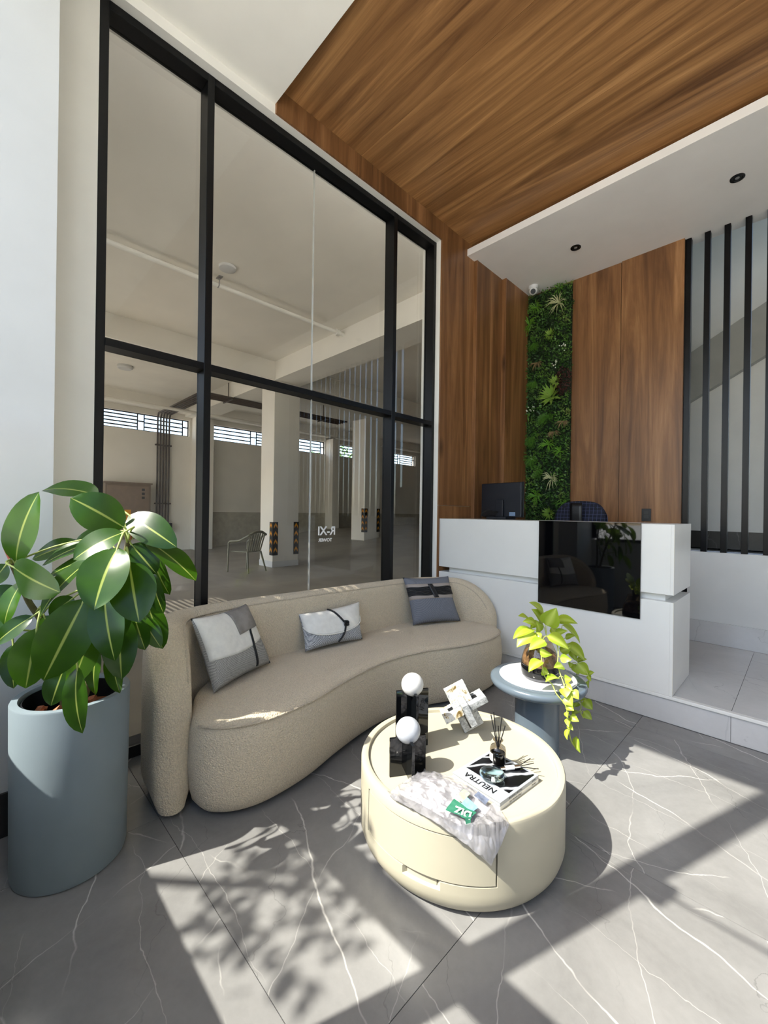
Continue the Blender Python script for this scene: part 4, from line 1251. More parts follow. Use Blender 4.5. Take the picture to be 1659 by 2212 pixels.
def cushion_body(f, mat, t, nm='body'):
    mb = MB()
    mb.grid(lambda a, b: f(a, b, 0, 1), 24, 24); mb.grid(lambda a, b: f(a, b, 0, -1), 24, 24)
    o = mb.build(nm, mat, t, smooth=80)
    bm = bmesh.new(); bm.from_mesh(o.data); bmesh.ops.remove_doubles(bm, verts=bm.verts, dist=.0008); bmesh.ops.recalc_face_normals(bm, faces=bm.faces); bm.to_mesh(o.data); bm.free()
    return o
def solid(o, th): 
    s_ = o.modifiers.new('solid', 'SOLIDIFY'); s_.thickness = th; s_.offset = 1; return o

c1 = thing('cushion', 'white and grey tweed cushion with a suede corner flap and black strap', 'cushion', CUSHIONS[0][0])
f1, n1 = cushion_frame(CUSHIONS[0], .13)
cushion_body(f1, W_TWEED, c1)
solid(sheet(f1, .01, .99, .4, .985, 24, 16, .002, lambda u: .40 - .10 * math.sin(PI * (u * .9 + .05)) + .07 * u).build('white_panel', W_WHITE, c1, smooth=80), .002)
solid(sheet(f1, .50, .985, .55, .99, 14, 10, .007, lambda u: .58 + .10 * (u - .5)).build('suede_flap', W_SUEDE, c1, smooth=80), .004)
solid(MB().grid(lambda a, b: f1(.66 + .035 * a + .05 * b - .10 * b * (1 - b), .03 + .58 * b, .007), 3, 24).build('strap', W_BLACK, c1, smooth=80), .003)
c2 = thing('cushion', 'envelope cushion with a rounded white flap tied by a black knotted strap', 'cushion', CUSHIONS[1][0])
f2, n2 = cushion_frame(CUSHIONS[1], .12)
cushion_body(f2, W_CHECK, c2)
solid(sheet(f2, .005, .995, .3, .99, 30, 14, .003, lambda u: .62 - .40 * math.sqrt(max(0, 1 - (2 * u - 1) ** 2)) ** .9 ).build('white_flap', W_WHITE, c2, smooth=80), .004)
fl_edge = [f2(u, .62 - .40 * math.sqrt(max(0, 1 - (2 * u - 1) ** 2)) ** .9, .008) for u in [k / 40 for k in range(41)]]
MB().tube(fl_edge, .0035, 6).build('flap_piping', W_WHITE, c2, smooth=80)
kn = f2(.64, .44, .012)
MB().tube([f2(.42 + .22 * k / 8, .99 - .55 * k / 8, .010) for k in range(9)], .0065, 8).build('strap', W_BLACK, c2, smooth=80)
MB().tube([f2(.64 - .10 * (k / 8) ** 2, .44 - .43 * k / 8, .009) for k in range(9)], .0065, 8).build('strap', W_BLACK, c2, smooth=80)
kb = MB()
for q in range(3):
    ring = []
    for k in range(17):
        a = 2 * PI * k / 16
        ring.append(kn + Vector((0, 1, 0)) * (.016 * math.cos(a + q)) + Vector((0, 0, 1)) * (.016 * math.sin(a)) + n2 * (.006 + .007 * math.cos(2 * a + q * 2.1)))
    kb.tube(ring, .006, 7)
kb.build('knot', W_BLACK, c2, smooth=80)
c3 = thing('cushion', 'blue grey tweed cushion wrapped with black cords over a taupe band', 'cushion', CUSHIONS[2][0])
f3, n3 = cushion_frame(CUSHIONS[2], .12)
cushion_body(f3, W_BLUE, c3)
solid(sheet(f3, .0, 1, .50, .84, 22, 8, .002).build('taupe_band', W_TAUPE, c3, smooth=80), .002)
for k in range(9):
    v0 = .585 + .021 * k
    MB().tube([f3(j / 16, v0 + .008 * math.sin(j * .9 + k), .006) for j in range(17)], .0048, 6).build('cord', W_BLACK, c3, smooth=80)
solid(MB().grid(lambda a, b: f3(.42 + .10 * a + .07 * b, .83 - .32 * b, .013), 3, 10).build('tab', plain('tab_leather', s2l(24, 24, 28), .45), c3, smooth=80), .004)

# ================================================================ rubber plant
LEAF = leaf_mat('rubber_leaf', s2l(12, 36, 8), s2l(66, 108, 16), s2l(124, 150, 50), .27, s2l(160, 172, 84), transl=.36)
def leaf_mesh(b, t, n_, W, mb_rib, shape='ellipse', droop=.10, fold=.16, nu=6, nv=12, seed=0):
    """leaf blade from base b to tip t with face normal n_; stores midrib weight"""
    b, t, n_ = Vector(b), Vector(t), Vector(n_).normalized()
    ax = t - b; L = ax.length; ax /= L
    side = ax.cross(n_).normalized(); n_ = side.cross(ax).normalized()
    vs = []; ribs = []; fs = []
    US = [-1, -.75, -.4, -.07, -.035, .035, .07, .4, .75, 1] if nu > 4 else [-1, -.5, -.06, .06, .5, 1]
    nu = len(US) - 1
    rr = random.Random(seed)
    tw = rr.uniform(-.25, .25); dr = droop * rr.uniform(.6, 1.4); fo = fold * rr.uniform(.5, 1.5)
    for j in range(nv + 1):
        v = j / nv
        if shape == 'ellipse': w = W / 2 * max(0, math.sin(PI * min(1, v) ** .92)) ** .62
        else: w = W / 2 * (math.sin(PI * v ** .62) ** .9 if v > 0 else 0) * (1.0 if v < .8 else 1)
        if v > .96: w *= .35
        c = b + ax * (L * v) + n_ * (L * dr * 4 * v * (1 - v) * .5)
        s2 = (side * math.cos(tw * (v - .5)) + n_ * math.sin(tw * (v - .5)))
        for i in range(nu + 1):
            u = US[i]
            p = c + s2 * (w * u) + n_ * (fo * w * (abs(u) ** 1.4)) + n_ * (.012 * L * math.sin(v * 9 + seed) * u * u)
            vs.append(p); ribs.append(1.0 if abs(u) < (.05 if nu > 6 else .1) else 0.0)
    for j in range(nv):
        for i in range(nu):
            a = j * (nu + 1) + i
            fs.append((a, a + 1, a + nu + 2, a + nu + 1))
    return vs, fs, ribs
def build_leaf(name, data, mat, parent, **kw):
    vs, fs, ribs = leaf_mesh(*data, None, **kw)
    me = bpy.data.meshes.new(name); me.from_pydata([tuple(v) for v in vs], [], fs); me.update(); me.shade_smooth()
    at = me.attributes.new('rib', 'FLOAT', 'POINT')
    for k, r in enumerate(ribs): at.data[k].value = r
    me.materials.append(mat)
    o = bpy.data.objects.new(name, me); COL.objects.link(o); attach(o, parent)
    return o
PX, PY, PR, PH = -1.965, .29, .186, .63
rp = thing('potted_rubber_plant', 'rubber plant with big glossy leaves in a tall blue grey cylinder pot', 'potted plant', (PX, PY, 0))
M['pot'] = plain('blue_grey_pot', s2l(116, 128, 134), .5, .03, 4, bump=.06, bscale=160)
MB().lathe((PX, PY, 0), [(.168, .0), (.176, .004), (.180, .02), (PR, PH - .006), (PR - .003, PH), (PR - .024, PH), (PR - .027, PH - .004), (PR - .03, PH - .12)], 72, True).build('pot', M['pot'], rp, smooth=40)
liner = plain('black_liner', s2l(10, 11, 13), .35)
MB().lathe((PX, PY, 0), [(PR - .032, PH - .118), (PR - .032, PH - .012), (PR - .037, PH - .010), (PR - .046, PH - .1)], 64, False).build('inner_liner', liner, rp, smooth=40)
soil = plain('dark_soil', s2l(40, 28, 20), .95, .3, 30, bump=1, bscale=60, bdist=.02)
MB().lathe((PX, PY, PH - .10), [(.001, .012), (.07, .014), (PR - .046, .0)], 40, False).build('soil', soil, rp, smooth=60)
chip = plain('bark_chip', s2l(150, 92, 62), .9, .2, 40, bump=.6, bscale=80)
rr = random.Random(5)
for k in range(16):
    a = rr.uniform(0, 6.28); r_ = rr.uniform(.02, .12)
    c = (PX + r_ * math.cos(a) + .02, PY + r_ * math.sin(a) - .03, PH - .075 + rr.uniform(0, .02))
    d = Vector((rr.uniform(-1, 1), rr.uniform(-1, 1), rr.uniform(-.3, .3)))
    MB().obox(c, d, d.orthogonal(), d.cross(d.orthogonal()), rr.uniform(.015, .035), rr.uniform(.01, .018), .006).build('bark_chip', chip, rp)
stemm = plain('rubber_stem', s2l(92, 84, 54), .8, .15, 20, bump=.5, bscale=60)
sa = crv(list(RUBBER_STEM_A) + [(PX + .0, PY + .02, PH - .09)], 8)
sb = crv(list(RUBBER_STEM_B) + [(PX - .04, PY - .02, PH - .09)], 8)
MB().tube(sa, [.008 + .006 * k / len(sa) for k in range(len(sa))], 10).build('stem', stemm, rp, smooth=80)
MB().tube(sb, [.008 + .006 * k / len(sb) for k in range(len(sb))], 10).build('stem', stemm, rp, smooth=80)
red = plain('red_sheath', s2l(150, 74, 52), .5)
for s_ in (SHEATH_A, SHEATH_B): MB().tube(s_, [.006, .0008], 8).build('leaf_sheath', red, rp, smooth=80)
pet = plain('petiole', s2l(150, 160, 84), .5)
nodes = [Vector(p) for p in sa + sb]
SUNNY = {0: .7, 1: .2, 2: 1.0, 3: 1.1, 5: .9, 6: 1.2, 7: .5, 8: .9, 27: .8, 28: .9, 30: .9, 22: .5, 12: .1, 14: .15, 15: .1, 16: .05, 19: .1, 20: .1}  # how far each blade turns up to the window
for k, L_ in enumerate(RUBBER):
    b, t, n_, W = L_[0:3], L_[3:6], L_[6:9], L_[9] * 1.18
    t = tuple(Vector(b) + (Vector(t) - Vector(b)) * 1.06)
    n_ = tuple(Vector(n_) + Vector((-.10, -.50, .62)) * SUNNY.get(k, .35))
    build_leaf('leaf', (b, t, n_, W), LEAF, rp, droop=.12, fold=.14, seed=k)
    bv = Vector(b); q = min(nodes, key=lambda p: (p - bv).length + .4 * max(0, p.z - bv.z))
    ax = (Vector(t) - bv).normalized()
    m1 = bv - ax * min(.05, (q - bv).length * .4)
    if (q - bv).length > .012:
        MB().tube(crv([tuple(q), tuple((q + m1) / 2 + Vector((0, 0, .012))), tuple(m1), tuple(bv + ax * .02)], 4), .0034, 6).build('petiole', pet, rp, smooth=80)

# ================================================================ coffee table
TXc, TYc, TR, TH = -1.02, 1.48, .413, .32
tab = thing('coffee_table', 'round cream coffee table with a curved drawer and a tray rim', 'table', (TXc, TYc, 0))
M['cream'] = plain('cream_lacquer', s2l(172, 166, 146), .42, .012, 5, bump=.03, bscale=260, bdist=.0008)
D0, D1, DZ0, DZ1 = math.radians(-110), math.radians(-37.8), .119, .274
H0, H1 = math.radians(-81), math.radians(-65)
def body():
    angs = sorted(set([2 * PI * k / 144 - PI for k in range(144)] + [D0 - .004, D0, D1, D1 + .004, H0 - .03, H0, H1, H1 + .03]))
    zs_ = [(.012, -.045), (.02, -.022), (.04, -.008), (.065, 0), (.088, 0), (.092, 0), (.1165, 0), (.1195, 0), (.2735, 0), (.2765, 0), (.312, 0), (.319, -.004), (.32, -.006), (.32, -.027), (.319, -.029), (.3055, -.031)]
    rings = []
    for z, dr in zs_:
        ring = []
        for a in angs:
            r = TR + dr
            ina = D0 <= a <= D1
            inh = H0 <= a <= H1
            if ina and .117 < z < .276: r = TR - .03
            if inh and .09 < z < .118: r = TR - .014 - (.012 if z > .1 else 0)
            ring.append((TXc + r * math.cos(a), TYc + r * math.sin(a), z))
        rings.append(ring)
    return MB().loft(rings)
body().build('body', M['cream'], tab, smooth=32)
MB().lathe((TXc, TYc, 0), [(.30, .0), (.36, .0), (.36, .013)], 64).build('plinth', M['black_pl'], tab, smooth=40)
def arc_panel(a0, a1, r0, r1, z0, z1, n=48):
    vs = []; fs = []
    for k in range(n + 1):
        a = a0 + (a1 - a0) * k / n
        for r, z in ((r0, z0), (r1, z0), (r1, z1), (r0, z1)): vs.append((TXc + r * math.cos(a), TYc + r * math.sin(a), z))
    for k in range(n):
        for i in range(4):
            j = (i + 1) % 4
            fs.append((k * 4 + i, k * 4 + j, k * 4 + 4 + j, k * 4 + 4 + i))
    fs += [(0, 1, 2, 3), (n * 4 + 3, n * 4 + 2, n * 4 + 1, n * 4)]
    return MB().add(vs, fs)
drw = arc_panel(D0 + .006, D1 - .010, TR - .028, TR, DZ0 + .0035, DZ1 - .0025).build('drawer', M['cream'], tab, smooth=32)
arc_panel(H0 + .005, H1 - .005, TR - .026, TR - .012, .0915, .1165, 12).build('finger_groove', M['cream'], drw, smooth=32)

# ================================================================ side table with pothos
SX, SY = -1.050, 2.268
stt = thing('side_table', 'round blue grey side table with a white marble top inlay', 'side table', (SX, SY, 0))
M['stt'] = plain('blue_grey_lacquer', s2l(88, 99, 108), .25, .02, 4, coat=.2)
MB().lathe((SX, SY, 0), [(.10, .362), (.225, .366), (.247, .378), (.255, .395), (.253, .41), (.245, .418), (.235, .420), (.10, .4203)], 96).build('table_top', M['stt'], stt, smooth=40)
MB().lathe((SX, SY, 0), [(.203, .4205), (.205, .424), (.203, .4265), (.10, .427)], 96).build('marble_inlay', marble_floor('white_marble_inlay', s2l(206, 206, 205), s2l(150, 152, 156), 5, .15, .5, dark=.96), stt, smooth=40)
MB().lathe((SX, SY, 0), [(.122, 0), (.122, .006), (.118, .012), (.118, .35), (.124, .364)], 64).build('column', M['stt'], stt, smooth=40)

VX, VY, VZ = -1.030, 2.255, .4275
vs_ = thing('potted_pothos', 'lime green trailing pothos in a smoky glass vase on the side table', 'potted plant', (VX, VY, VZ))
smoky = glass_sheet('smoky_glass', (.80, .70, .56, 1), 1.8)
MB().lathe((VX, VY, VZ), [(.092, .058), (.099, .075), (.097, .10), (.086, .14), (.068, .185), (.060, .205), (.063, .215)], 56, False).build('vase', smoky, vs_, smooth=60)
MB().lathe((VX, VY, VZ), [(.07, .0), (.085, .002), (.093, .012), (.096, .018)], 56).build('vase_base', plain('grey_vase_base', s2l(92, 92, 98), .3), vs_, smooth=60)
MB().lathe((VX, VY, VZ), [(.094, .018), (.1, .03), (.1005, .06), (.099, .074), (.05, .076)], 56).build('black_band', plain('black_gloss_band', s2l(6, 6, 8), .08), vs_, smooth=60)
MB().lathe((VX, VY, VZ), [(.094, .078), (.092, .10), (.082, .14), (.06, .155)], 40).build('roots', plain('roots_and_pebbles', s2l(120, 100, 78), .8, .35, 45, bump=.8, bscale=60, bdist=.01), vs_, smooth=60)
LIME = leaf_mat('pothos_leaf', s2l(118, 150, 36), s2l(186, 200, 62), s2l(150, 170, 70), .35, s2l(190, 205, 96), transl=.35)
vin = plain('vine_stem', s2l(168, 178, 84), .5)
for v_ in VINES: MB().tube(crv(v_, 6), .0028, 6).build('vine', vin, vs_, smooth=80)
vn = [Vector(p) for v_ in VINES for p in crv(v_, 6)] + [Vector((VX, VY, VZ + .2)), Vector((VX, VY, VZ + .23))]
for k, L_ in enumerate(POTHOS):
    b, t, n_, W = L_[0:3], L_[3:6], L_[6:9], L_[9] * 1.3
    t = tuple(Vector(b) + (Vector(t) - Vector(b)) * 1.15)
    build_leaf('leaf', (b, t, n_, W), LIME, vs_, shape='heart', droop=.18, fold=.22, nu=4, nv=9, seed=k + 50)
    bv = Vector(b); q = min(vn, key=lambda p: (p - bv).length)
    if .008 < (q - bv).length:
        MB().tube(crv([tuple(q), tuple((q + bv) / 2 + Vector((0, 0, .008))), tuple(bv)], 4), .0018, 5).build('petiole', vin, vs_, smooth=80)

# ================================================================ things on the coffee table
ZT = .3056
darkg = MatB('smoked_black_glass'); _v = darkg.coords()
darkg.set(col=darkg.ramp(darkg.noise(_v, 3, 3), [(.3, s2l(6, 7, 8)), (.7, s2l(14, 16, 18))]), rough=.03, spec=.6)
alab = plain('white_alabaster', s2l(200, 198, 194), .3, .05, 25)
alab2 = plain('grey_alabaster', s2l(170, 173, 178), .3, .1, 25)
def sculpture(cx, cy, ang, h, zc, label, mat):
    t = thing('sphere_sculpture', label, 'sculpture', (cx, cy, ZT), 'sphere sculptures on the coffee table')
    for k in range(2):
        a = ang + k * PI / 2
        ax = Vector((math.cos(a), math.sin(a), 0)); pr = Vector((-ax.y, ax.x, 0))
        for sg in (-1, 1):       # half plates either side, cut down under the ball
            prof = [(.0065 if k else .0, ZT), (.073, ZT), (.073, ZT + h), (.044, ZT + h), (.03, zc - .042), (.0065 if k else .0, zc - .0495)]
            lo = []
            for off in (-.006, .006):
                for u, z in prof: lo.append(Vector((cx, cy, 0)) + ax * (u * sg) + pr * off + Vector((0, 0, z)))
            n = len(prof)
            fs = [tuple(range(n)), tuple(range(2 * n - 1, n - 1, -1))] + [(i, (i + 1) % n, n + (i + 1) % n, n + i) for i in range(n)]
            MB().add(lo, fs).build('glass_plate', darkg.m, t, bevel=.0012)
    MB().sphere((cx, cy, zc), .0485, 36, 24).build('ball', mat, t, smooth=80)
sculpture(-1.088, 1.228, math.atan2(.857, .514), .149, .478, 'short dark glass cross stand holding a greyish alabaster ball', alab2)
sculpture(-1.205, 1.385, math.atan2(.857, .514), .250, .578, 'taller dark glass cross stand holding a white alabaster ball', alab)

# interlocking marble block knot
bk_ = thing('marble_knot', 'interlocking knot of marble and dark stone bars on the coffee table', 'sculpture', (-1.12, 1.66, ZT))
mar = MatB('veined_marble'); _v = mar.coords()
_w = mar.noise(_v, 14, 8, .7, 2.5)
mar.set(col=mar.ramp(_w, [(.38, s2l(120, 96, 50)), (.43, s2l(196, 180, 140)), (.47, s2l(208, 206, 198)), (.58, s2l(200, 200, 198)), (.64, s2l(130, 132, 136)), (.7, s2l(206, 206, 204))]), rough=.3)
marg = MatB('grey_marble_bar'); _v = marg.coords((1, 6, 6))
marg.set(col=marg.ramp(marg.noise(_v, 10, 6, .7, 1), [(.35, s2l(104, 106, 104)), (.55, s2l(166, 168, 168)), (.75, s2l(198, 198, 196))]), rough=.35)
dst = plain('dark_stone', s2l(24, 25, 28), .4, .2, 40)
kc = Vector((-1.122, 1.655, ZT + .094))
ku = Vector((.317, .319, -.9)).normalized()
kw = Vector((.64, -.60, .12)); kw = (kw - ku * kw.dot(ku)).normalized()
kv = kw.cross(ku).normalized()
def bar(ax, ay, az, c, hx, hy, hz, mat, nm):
    return MB().obox(kc + c, ax, ay, az, hx, hy, hz).build(nm, mat, bk_, bevel=.0015)
zero = Vector((0, 0, 0))
for sg, mt in ((1, marg.m), (-1, mar.m)):
    bar(ku, kv, kw, ku * (.062 * sg), .047, .050, .0145, mt, 'plate')
    bar(kv, kw, ku, kv * (.062 * sg), .047, .050, .0145, mt, 'plate')
    bar(kw, ku, kv, kw * (.062 * sg), .047, .050, .0145, mt, 'plate')
bar(ku, kv, kw, ku * .055, .045, .0185, .0170, dst, 'dark_bar')
bar(kv, kw, ku, kv * .0, .075, .0145, .0165, dst, 'dark_bar')
bar(kw, ku, kv, kw * .0, .06, .0145, .0165, dst, 'dark_bar')
zmin = min((o.matrix_parent_inverse @ v.co).z for o in bpy.data.objects if o.parent == bk_ for v in o.data.vertices) + bk_.location.z
bk_.location.z += ZT + .0006 - zmin

# books
ba = math.atan2(-.020, .220)
BX, BY = -.8285, 1.442
def bo(u, v, z): return (BX + u * math.cos(ba) - v * math.sin(ba), BY + u * math.sin(ba) + v * math.cos(ba), z)
def bbox(u0, u1, v0, v1, z0, z1):
    vs = [bo(u, v, z) for z in (z0, z1) for u, v in ((u0, v0), (u1, v0), (u1, v1), (u0, v1))]
    return MB().add(vs, [(0, 3, 2, 1), (4, 5, 6, 7), (0, 1, 5, 4), (1, 2, 6, 5), (2, 3, 7, 6), (3, 0, 4, 7)])
covr = plain('book_cover_white', s2l(150, 154, 160), .3); pagem = plain('book_pages', s2l(226, 216, 188), .9, .05, 90)
covr2 = plain('book_cover_pale', s2l(222, 218, 208), .4)
photo = MatB('cover_photo'); _v = photo.coords((1, 1, 1), (0, 0, .6))
_n = photo.n.new('ShaderNodeTexWave'); _n.inputs['Scale'].default_value = 5; _n.inputs['Distortion'].default_value = 6; _n.inputs['Detail'].default_value = 3
photo.l.new(_v, _n.inputs['Vector'])
photo.set(col=photo.ramp(_n.outputs['Fac'], [(.6, s2l(12, 13, 16)), (.86, s2l(30, 32, 36)), (.93, s2l(110, 114, 118)), (.985, s2l(214, 216, 218))]), rough=.2)
inkm = plain('black_ink', s2l(14, 14, 16), .5)
def book(z0, z1, label, cov, title=None, spine='', dx=0.0, hw=.108, hh=.124):
    t = thing('book', label, 'book', bo(0, 0, z0), 'stacked books on the coffee table')
    bbox(-hw + dx, hw + dx - .002, -hh, hh, z0, z0 + .0022).build('cover', cov, t)
    top_c = bbox(-hw + dx, hw + dx - .002, -hh, hh, z1 - .0022, z1).build('cover', cov, t)
    sp_o = bbox(hw + dx - .0022, hw + dx, -hh, hh, z0, z1).build('spine', cov, t)
    bbox(-hw + dx + .004, hw + dx - .003, -hh + .003, hh - .003, z0 + .0022, z1 - .0022).build('page_block', pagem, t)
    ex = Vector(bo(1, 0, 0)) - Vector(bo(0, 0, 0)); ey = Vector(bo(0, 1, 0)) - Vector(bo(0, 0, 0))
    if title:
        bbox(-hw + dx + .012, hw + dx - .010, -hh + .068, hh - .012, z1, z1 + .0004).build('cover_photo', photo.m, top_c)
        text_mesh('title', title, .036, inkm, bo(dx - .004, -hh + .036, z1 + .0003), -ex, -ey, top_c, .0002, bold=.0006)
    text_mesh('spine_title', spine, .010, inkm, bo(hw + dx + .0002, -.03, (z0 + z1) / 2), ey, (0, 0, 1), sp_o, .0002, 'CENTER')
    text_mesh('spine_publisher', 'TASCHEN', .006, inkm, bo(hw + dx + .0002, .09, (z0 + z1) / 2), ey, (0, 0, 1), sp_o, .0002, 'CENTER')
    return t
book(ZT, ZT + .0138, 'pale hardback lying under the other book on the coffee table', covr2, None, 'SALVADOR DALI', .001, .107, .123)
book(ZT + .014, ZT + .0275, 'white hardback with a black and white photo cover on top of the stack', covr, 'NEUTRA', 'RICHARD NEUTRA')
ZB = ZT + .0281

pwg = MatB('teal_glass'); pwg.set(col=pwg.ramp(pwg.noise(pwg.coords(), 30, 3), [(.3, (.70, .90, .90, 1)), (.7, (.82, .96, .96, 1))]), rough=.02, trans=1.0, ior=1.45)
pg = thing('paperweight', 'flat teal glass disc paperweight lying on the top book', 'paperweight', (-.822, 1.408, ZB))
MB().sphere((-.822, 1.408, ZB + .0165), .047, 40, 20, .34).build('glass_disc', pwg.m, pg, smooth=80)

bg = glass_sheet('smoky_bottle_glass', (.55, .52, .48, 1), 1.5)
df = thing('reed_diffuser', 'smoky glass reed diffuser bottle standing on the book', 'diffuser', (-.862, 1.518, ZB))
bx, by = -.862, 1.518
MB().lathe((bx, by, ZB), [(.028, .0), (.0315, .003), (.0318, .05), (.028, .062), (.014, .070), (.012, .084), (.020, .087), (.020, .090), (.011, .091)], 40, False).build('bottle', bg, df, smooth=50)
bot_o = [o for o in bpy.data.objects if o.parent == df][0]
MB().lathe((bx, by, ZB), [(.027, .002), (.030, .004), (.030, .036), (.001, .036)], 32).build('liquid', plain('dark_oil', s2l(14, 14, 14), .1), df, smooth=50)
MB().add([(bx + .0322 * math.cos(a), by + .0322 * math.sin(a), ZB + z) for z in (.012, .042) for a in [math.radians(-150 + 9 * k) for k in range(7)]], [(k, k + 1, 8 + k, 7 + k) for k in range(6)]).build('label', plain('bottle_label', s2l(210, 208, 204), .5), bot_o)
rd = plain('black_reed', s2l(14, 13, 13), .7)
for (dx_, dy_, L_) in ((-.030, -.008, .175), (-.022, .002, .182), (-.006, .012, .13), (.012, .006, .17), (.034, .012, .145), (-.012, -.014, .15)):
    d = Vector((dx_, dy_, .14)).normalized()
    MB().tube([Vector((bx, by, ZB + .01)) - Vector((dx_, dy_, 0)) * .25, Vector((bx, by, ZB + .01)) - Vector((dx_, dy_, 0)) * .25 + d * L_], .0021, 6).build('reed', rd, df)
chrome = plain('chrome', s2l(225, 225, 228), .08, .02, metal=1.0)
tb = thing('reed_tube', 'small chrome and white tube with reeds lying on the book', 'tube', (-.80, 1.53, ZB))
ta, tb_ = Vector((-.824, 1.470, ZB + .0085)), Vector((-.779, 1.540, ZB + .0085))
dt = (tb_ - ta).normalized()
MB().tube([ta, ta + dt * .02], [.006, .008], 20).build('neck', chrome, tb, smooth=40)
MB().tube([ta + dt * .02, ta + dt * .058], .0085, 20).build('sleeve', M['white_pl'], tb, smooth=40)
MB().tube([ta + dt * .058, ta + dt * .083], .0085, 20).build('cap', chrome, tb, smooth=40)
for off in ((.0, 0, .006), (.025, -.012, -.001), (-.02, .01, .012)):
    MB().tube([ta + dt * .075, ta + dt * .145 + Vector(off)], .0017, 6).build('reed', rd, tb)

# plastic bag with leaflets
bagm = MatB('clear_plastic_film'); bagm.n.remove(bagm.p)
_df = bagm.n.new('ShaderNodeBsdfDiffuse'); _tr = bagm.n.new('ShaderNodeBsdfTransparent'); _gl = bagm.n.new('ShaderNodeBsdfGlossy'); _tl = bagm.n.new('ShaderNodeBsdfTranslucent')
_cc = bagm.ramp(bagm.noise(bagm.coords(), 18, 4), [(.3, s2l(180, 178, 183)), (.7, s2l(214, 213, 215))])
bagm.l.new(_cc, _df.inputs['Color']); bagm.l.new(_cc, _tl.inputs['Color']); _gl.inputs['Roughness'].default_value = .12
_m1 = bagm.n.new('ShaderNodeMixShader'); _m1.inputs[0].default_value = .4
bagm.l.new(_df.outputs[0], _m1.inputs[1]); bagm.l.new(_tl.outputs[0], _m1.inputs[2])
_m2 = bagm.n.new('ShaderNodeMixShader'); _m2.inputs[0].default_value = .55
bagm.l.new(_m1.outputs[0], _m2.inputs[1]); bagm.l.new(_tr.outputs[0], _m2.inputs[2])
_fr = bagm.n.new('ShaderNodeFresnel'); _fr.inputs['IOR'].default_value = 1.6
_m3 = bagm.n.new('ShaderNodeMixShader'); bagm.l.new(_fr.outputs[0], _m3.inputs[0]); bagm.l.new(_m2.outputs[0], _m3.inputs[1]); bagm.l.new(_gl.outputs[0], _m3.inputs[2])
bagm.l.new(_m3.outputs[0], bagm.out.inputs['Surface'])
bag = thing('plastic_bag', 'crumpled clear plastic bag with printed leaflets hanging over the table rim', 'bag', (-.86, 1.16, ZT))
front_e = [(-1.035, 1.070, .326), (-.98, 1.068, .330), (-.90, 1.082, .329), (-.83, 1.098, .318), (-.775, 1.122, .292), (-.73, 1.150, .262), (-.690, 1.180, .222)]
back_e = [(-1.025, 1.262, .330), (-.965, 1.285, .338), (-.90, 1.296, .342), (-.835, 1.294, .342), (-.77, 1.284, .340), (-.72, 1.272, .338), (-.668, 1.246, .322)]
fe = crv(front_e, 10); be = crv(back_e, 10)
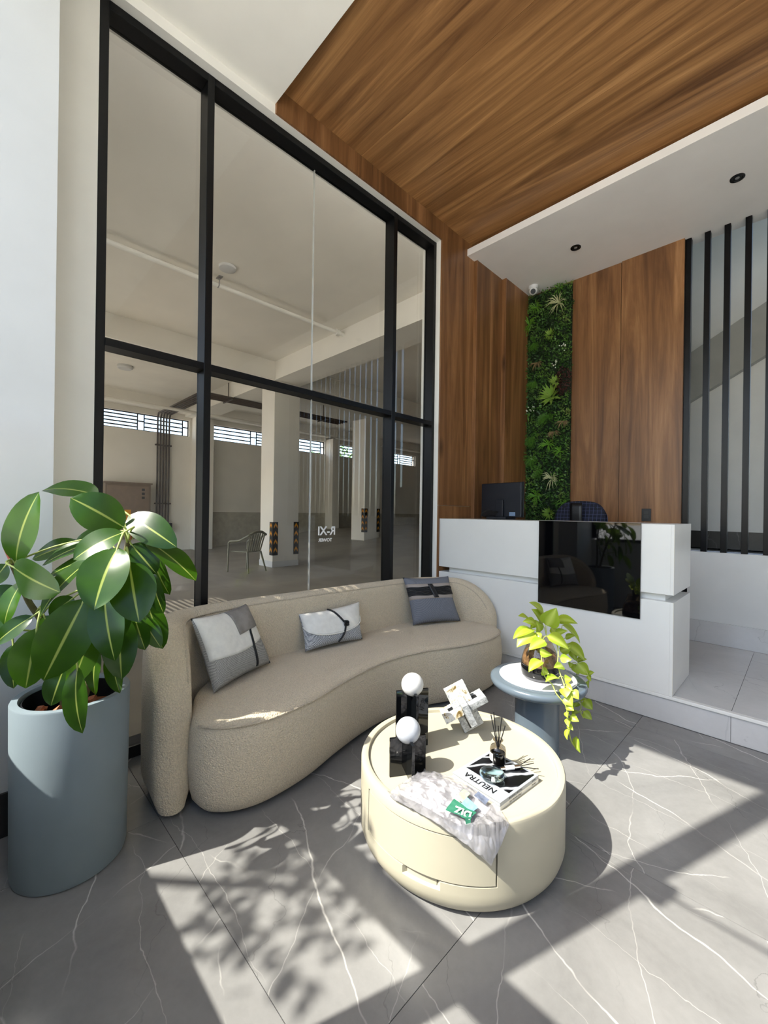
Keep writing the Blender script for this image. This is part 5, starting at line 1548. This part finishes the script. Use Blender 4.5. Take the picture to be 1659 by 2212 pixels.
def bag_pt(u, v, amp=1.0, up=0.0):
    k = u * (len(fe) - 1); i = min(len(fe) - 2, int(k)); t = k - i
    a = Vector(fe[i]).lerp(Vector(fe[i + 1]), t); b = Vector(be[i]).lerp(Vector(be[i + 1]), t)
    p = a.lerp(b, v)
    # goes over the rim rather than through the table
    r = math.hypot(p.x - TXc, p.y - TYc)
    bul = math.sin(PI * min(1, max(0, v))) * math.sin(PI * min(1, max(0, u))) ** .4
    z = p.z + .012 * bul
    if r < TR + .002: z = max(z, .327)
    nz = mnoise.noise(Vector((p.x * 26, p.y * 26, 1.3))) * .5 + abs(mnoise.noise(Vector((p.x * 55 + p.y * 30, p.y * 60, 4.1)))) * .7
    ridge = abs(mnoise.noise(Vector((p.x * 18 - p.y * 25, p.y * 14 + p.x * 20, 9.0))))
    edge = 1 + 1.2 * (max(0, .18 - u) / .18 + max(0, u - .78) / .22)
    z += amp * edge * (.005 * nz + .007 * (1 - ridge) ** 3) + up
    out = Vector((p.x - TXc, p.y - TYc, 0)).normalized()
    q = Vector((p.x, p.y, z))
    if r > TR - .02: q += out * (amp * .008 * (.5 + nz) + (.006 if r > TR - .002 else 0))
    return q
MB().grid(bag_pt, 110, 70).build('film', bagm.m, bag, smooth=60)
def bag_low(u, v):
    q = bag_pt(u, v, .0); 
    r = math.hypot(q.x - TXc, q.y - TYc)
    q.z = q.z - .012 * math.sin(PI * v) * math.sin(PI * u) ** .4
    if r < TR + .002: q.z = max(q.z - .004, .3225)
    return q
MB().grid(bag_low, 60, 40).build('film', bagm.m, bag, smooth=60)
paper = plain('leaflet_paper', s2l(226, 224, 226), .6)
MB().grid(lambda u, v: bag_pt(.10 + .66 * u, .12 + .76 * v, .12, -.002), 30, 20).build('leaflet', paper, bag, smooth=80)
grn = plain('leaflet_green', s2l(40, 104, 80), .6); blu = plain('leaflet_blue', s2l(120, 176, 212), .6, .12, 60); gry = plain('leaflet_photo', s2l(96, 104, 122), .6, .2, 50)
pgr = plain('leaflet_pale_green', s2l(150, 182, 136), .6, .1, 40)
def patch(u0, u1, v0, v1, mat, nm, up=.019, amp=.25):
    return MB().grid(lambda u, v: bag_pt(u0 + (u1 - u0) * u, v0 + (v1 - v0) * v, amp, up), 14, 14).build(nm, mat, bag, smooth=80)
patch(.50, .735, .16, .42, grn, 'printed_green'); patch(.57, .70, .42, .60, blu, 'printed_picture'); patch(.60, .74, .74, .90, gry, 'printed_photo'); patch(.50, .57, .45, .72, pgr, 'printed_pale_green')
o_ = bag_pt(.64, .25, .25, .0225); ex_ = (bag_pt(.53, .25, .25, .02) - bag_pt(.73, .25, .25, .02)).normalized()
ey_ = (bag_pt(.64, .12, .25, .02) - bag_pt(.64, .4, .25, .02)); ey_ = (ey_ - ex_ * ey_.dot(ex_)).normalized()
text_mesh('printed_word', 'DIZ', .034, M['white_pl'], o_, ex_, ey_, bag, .0004, bold=.001)
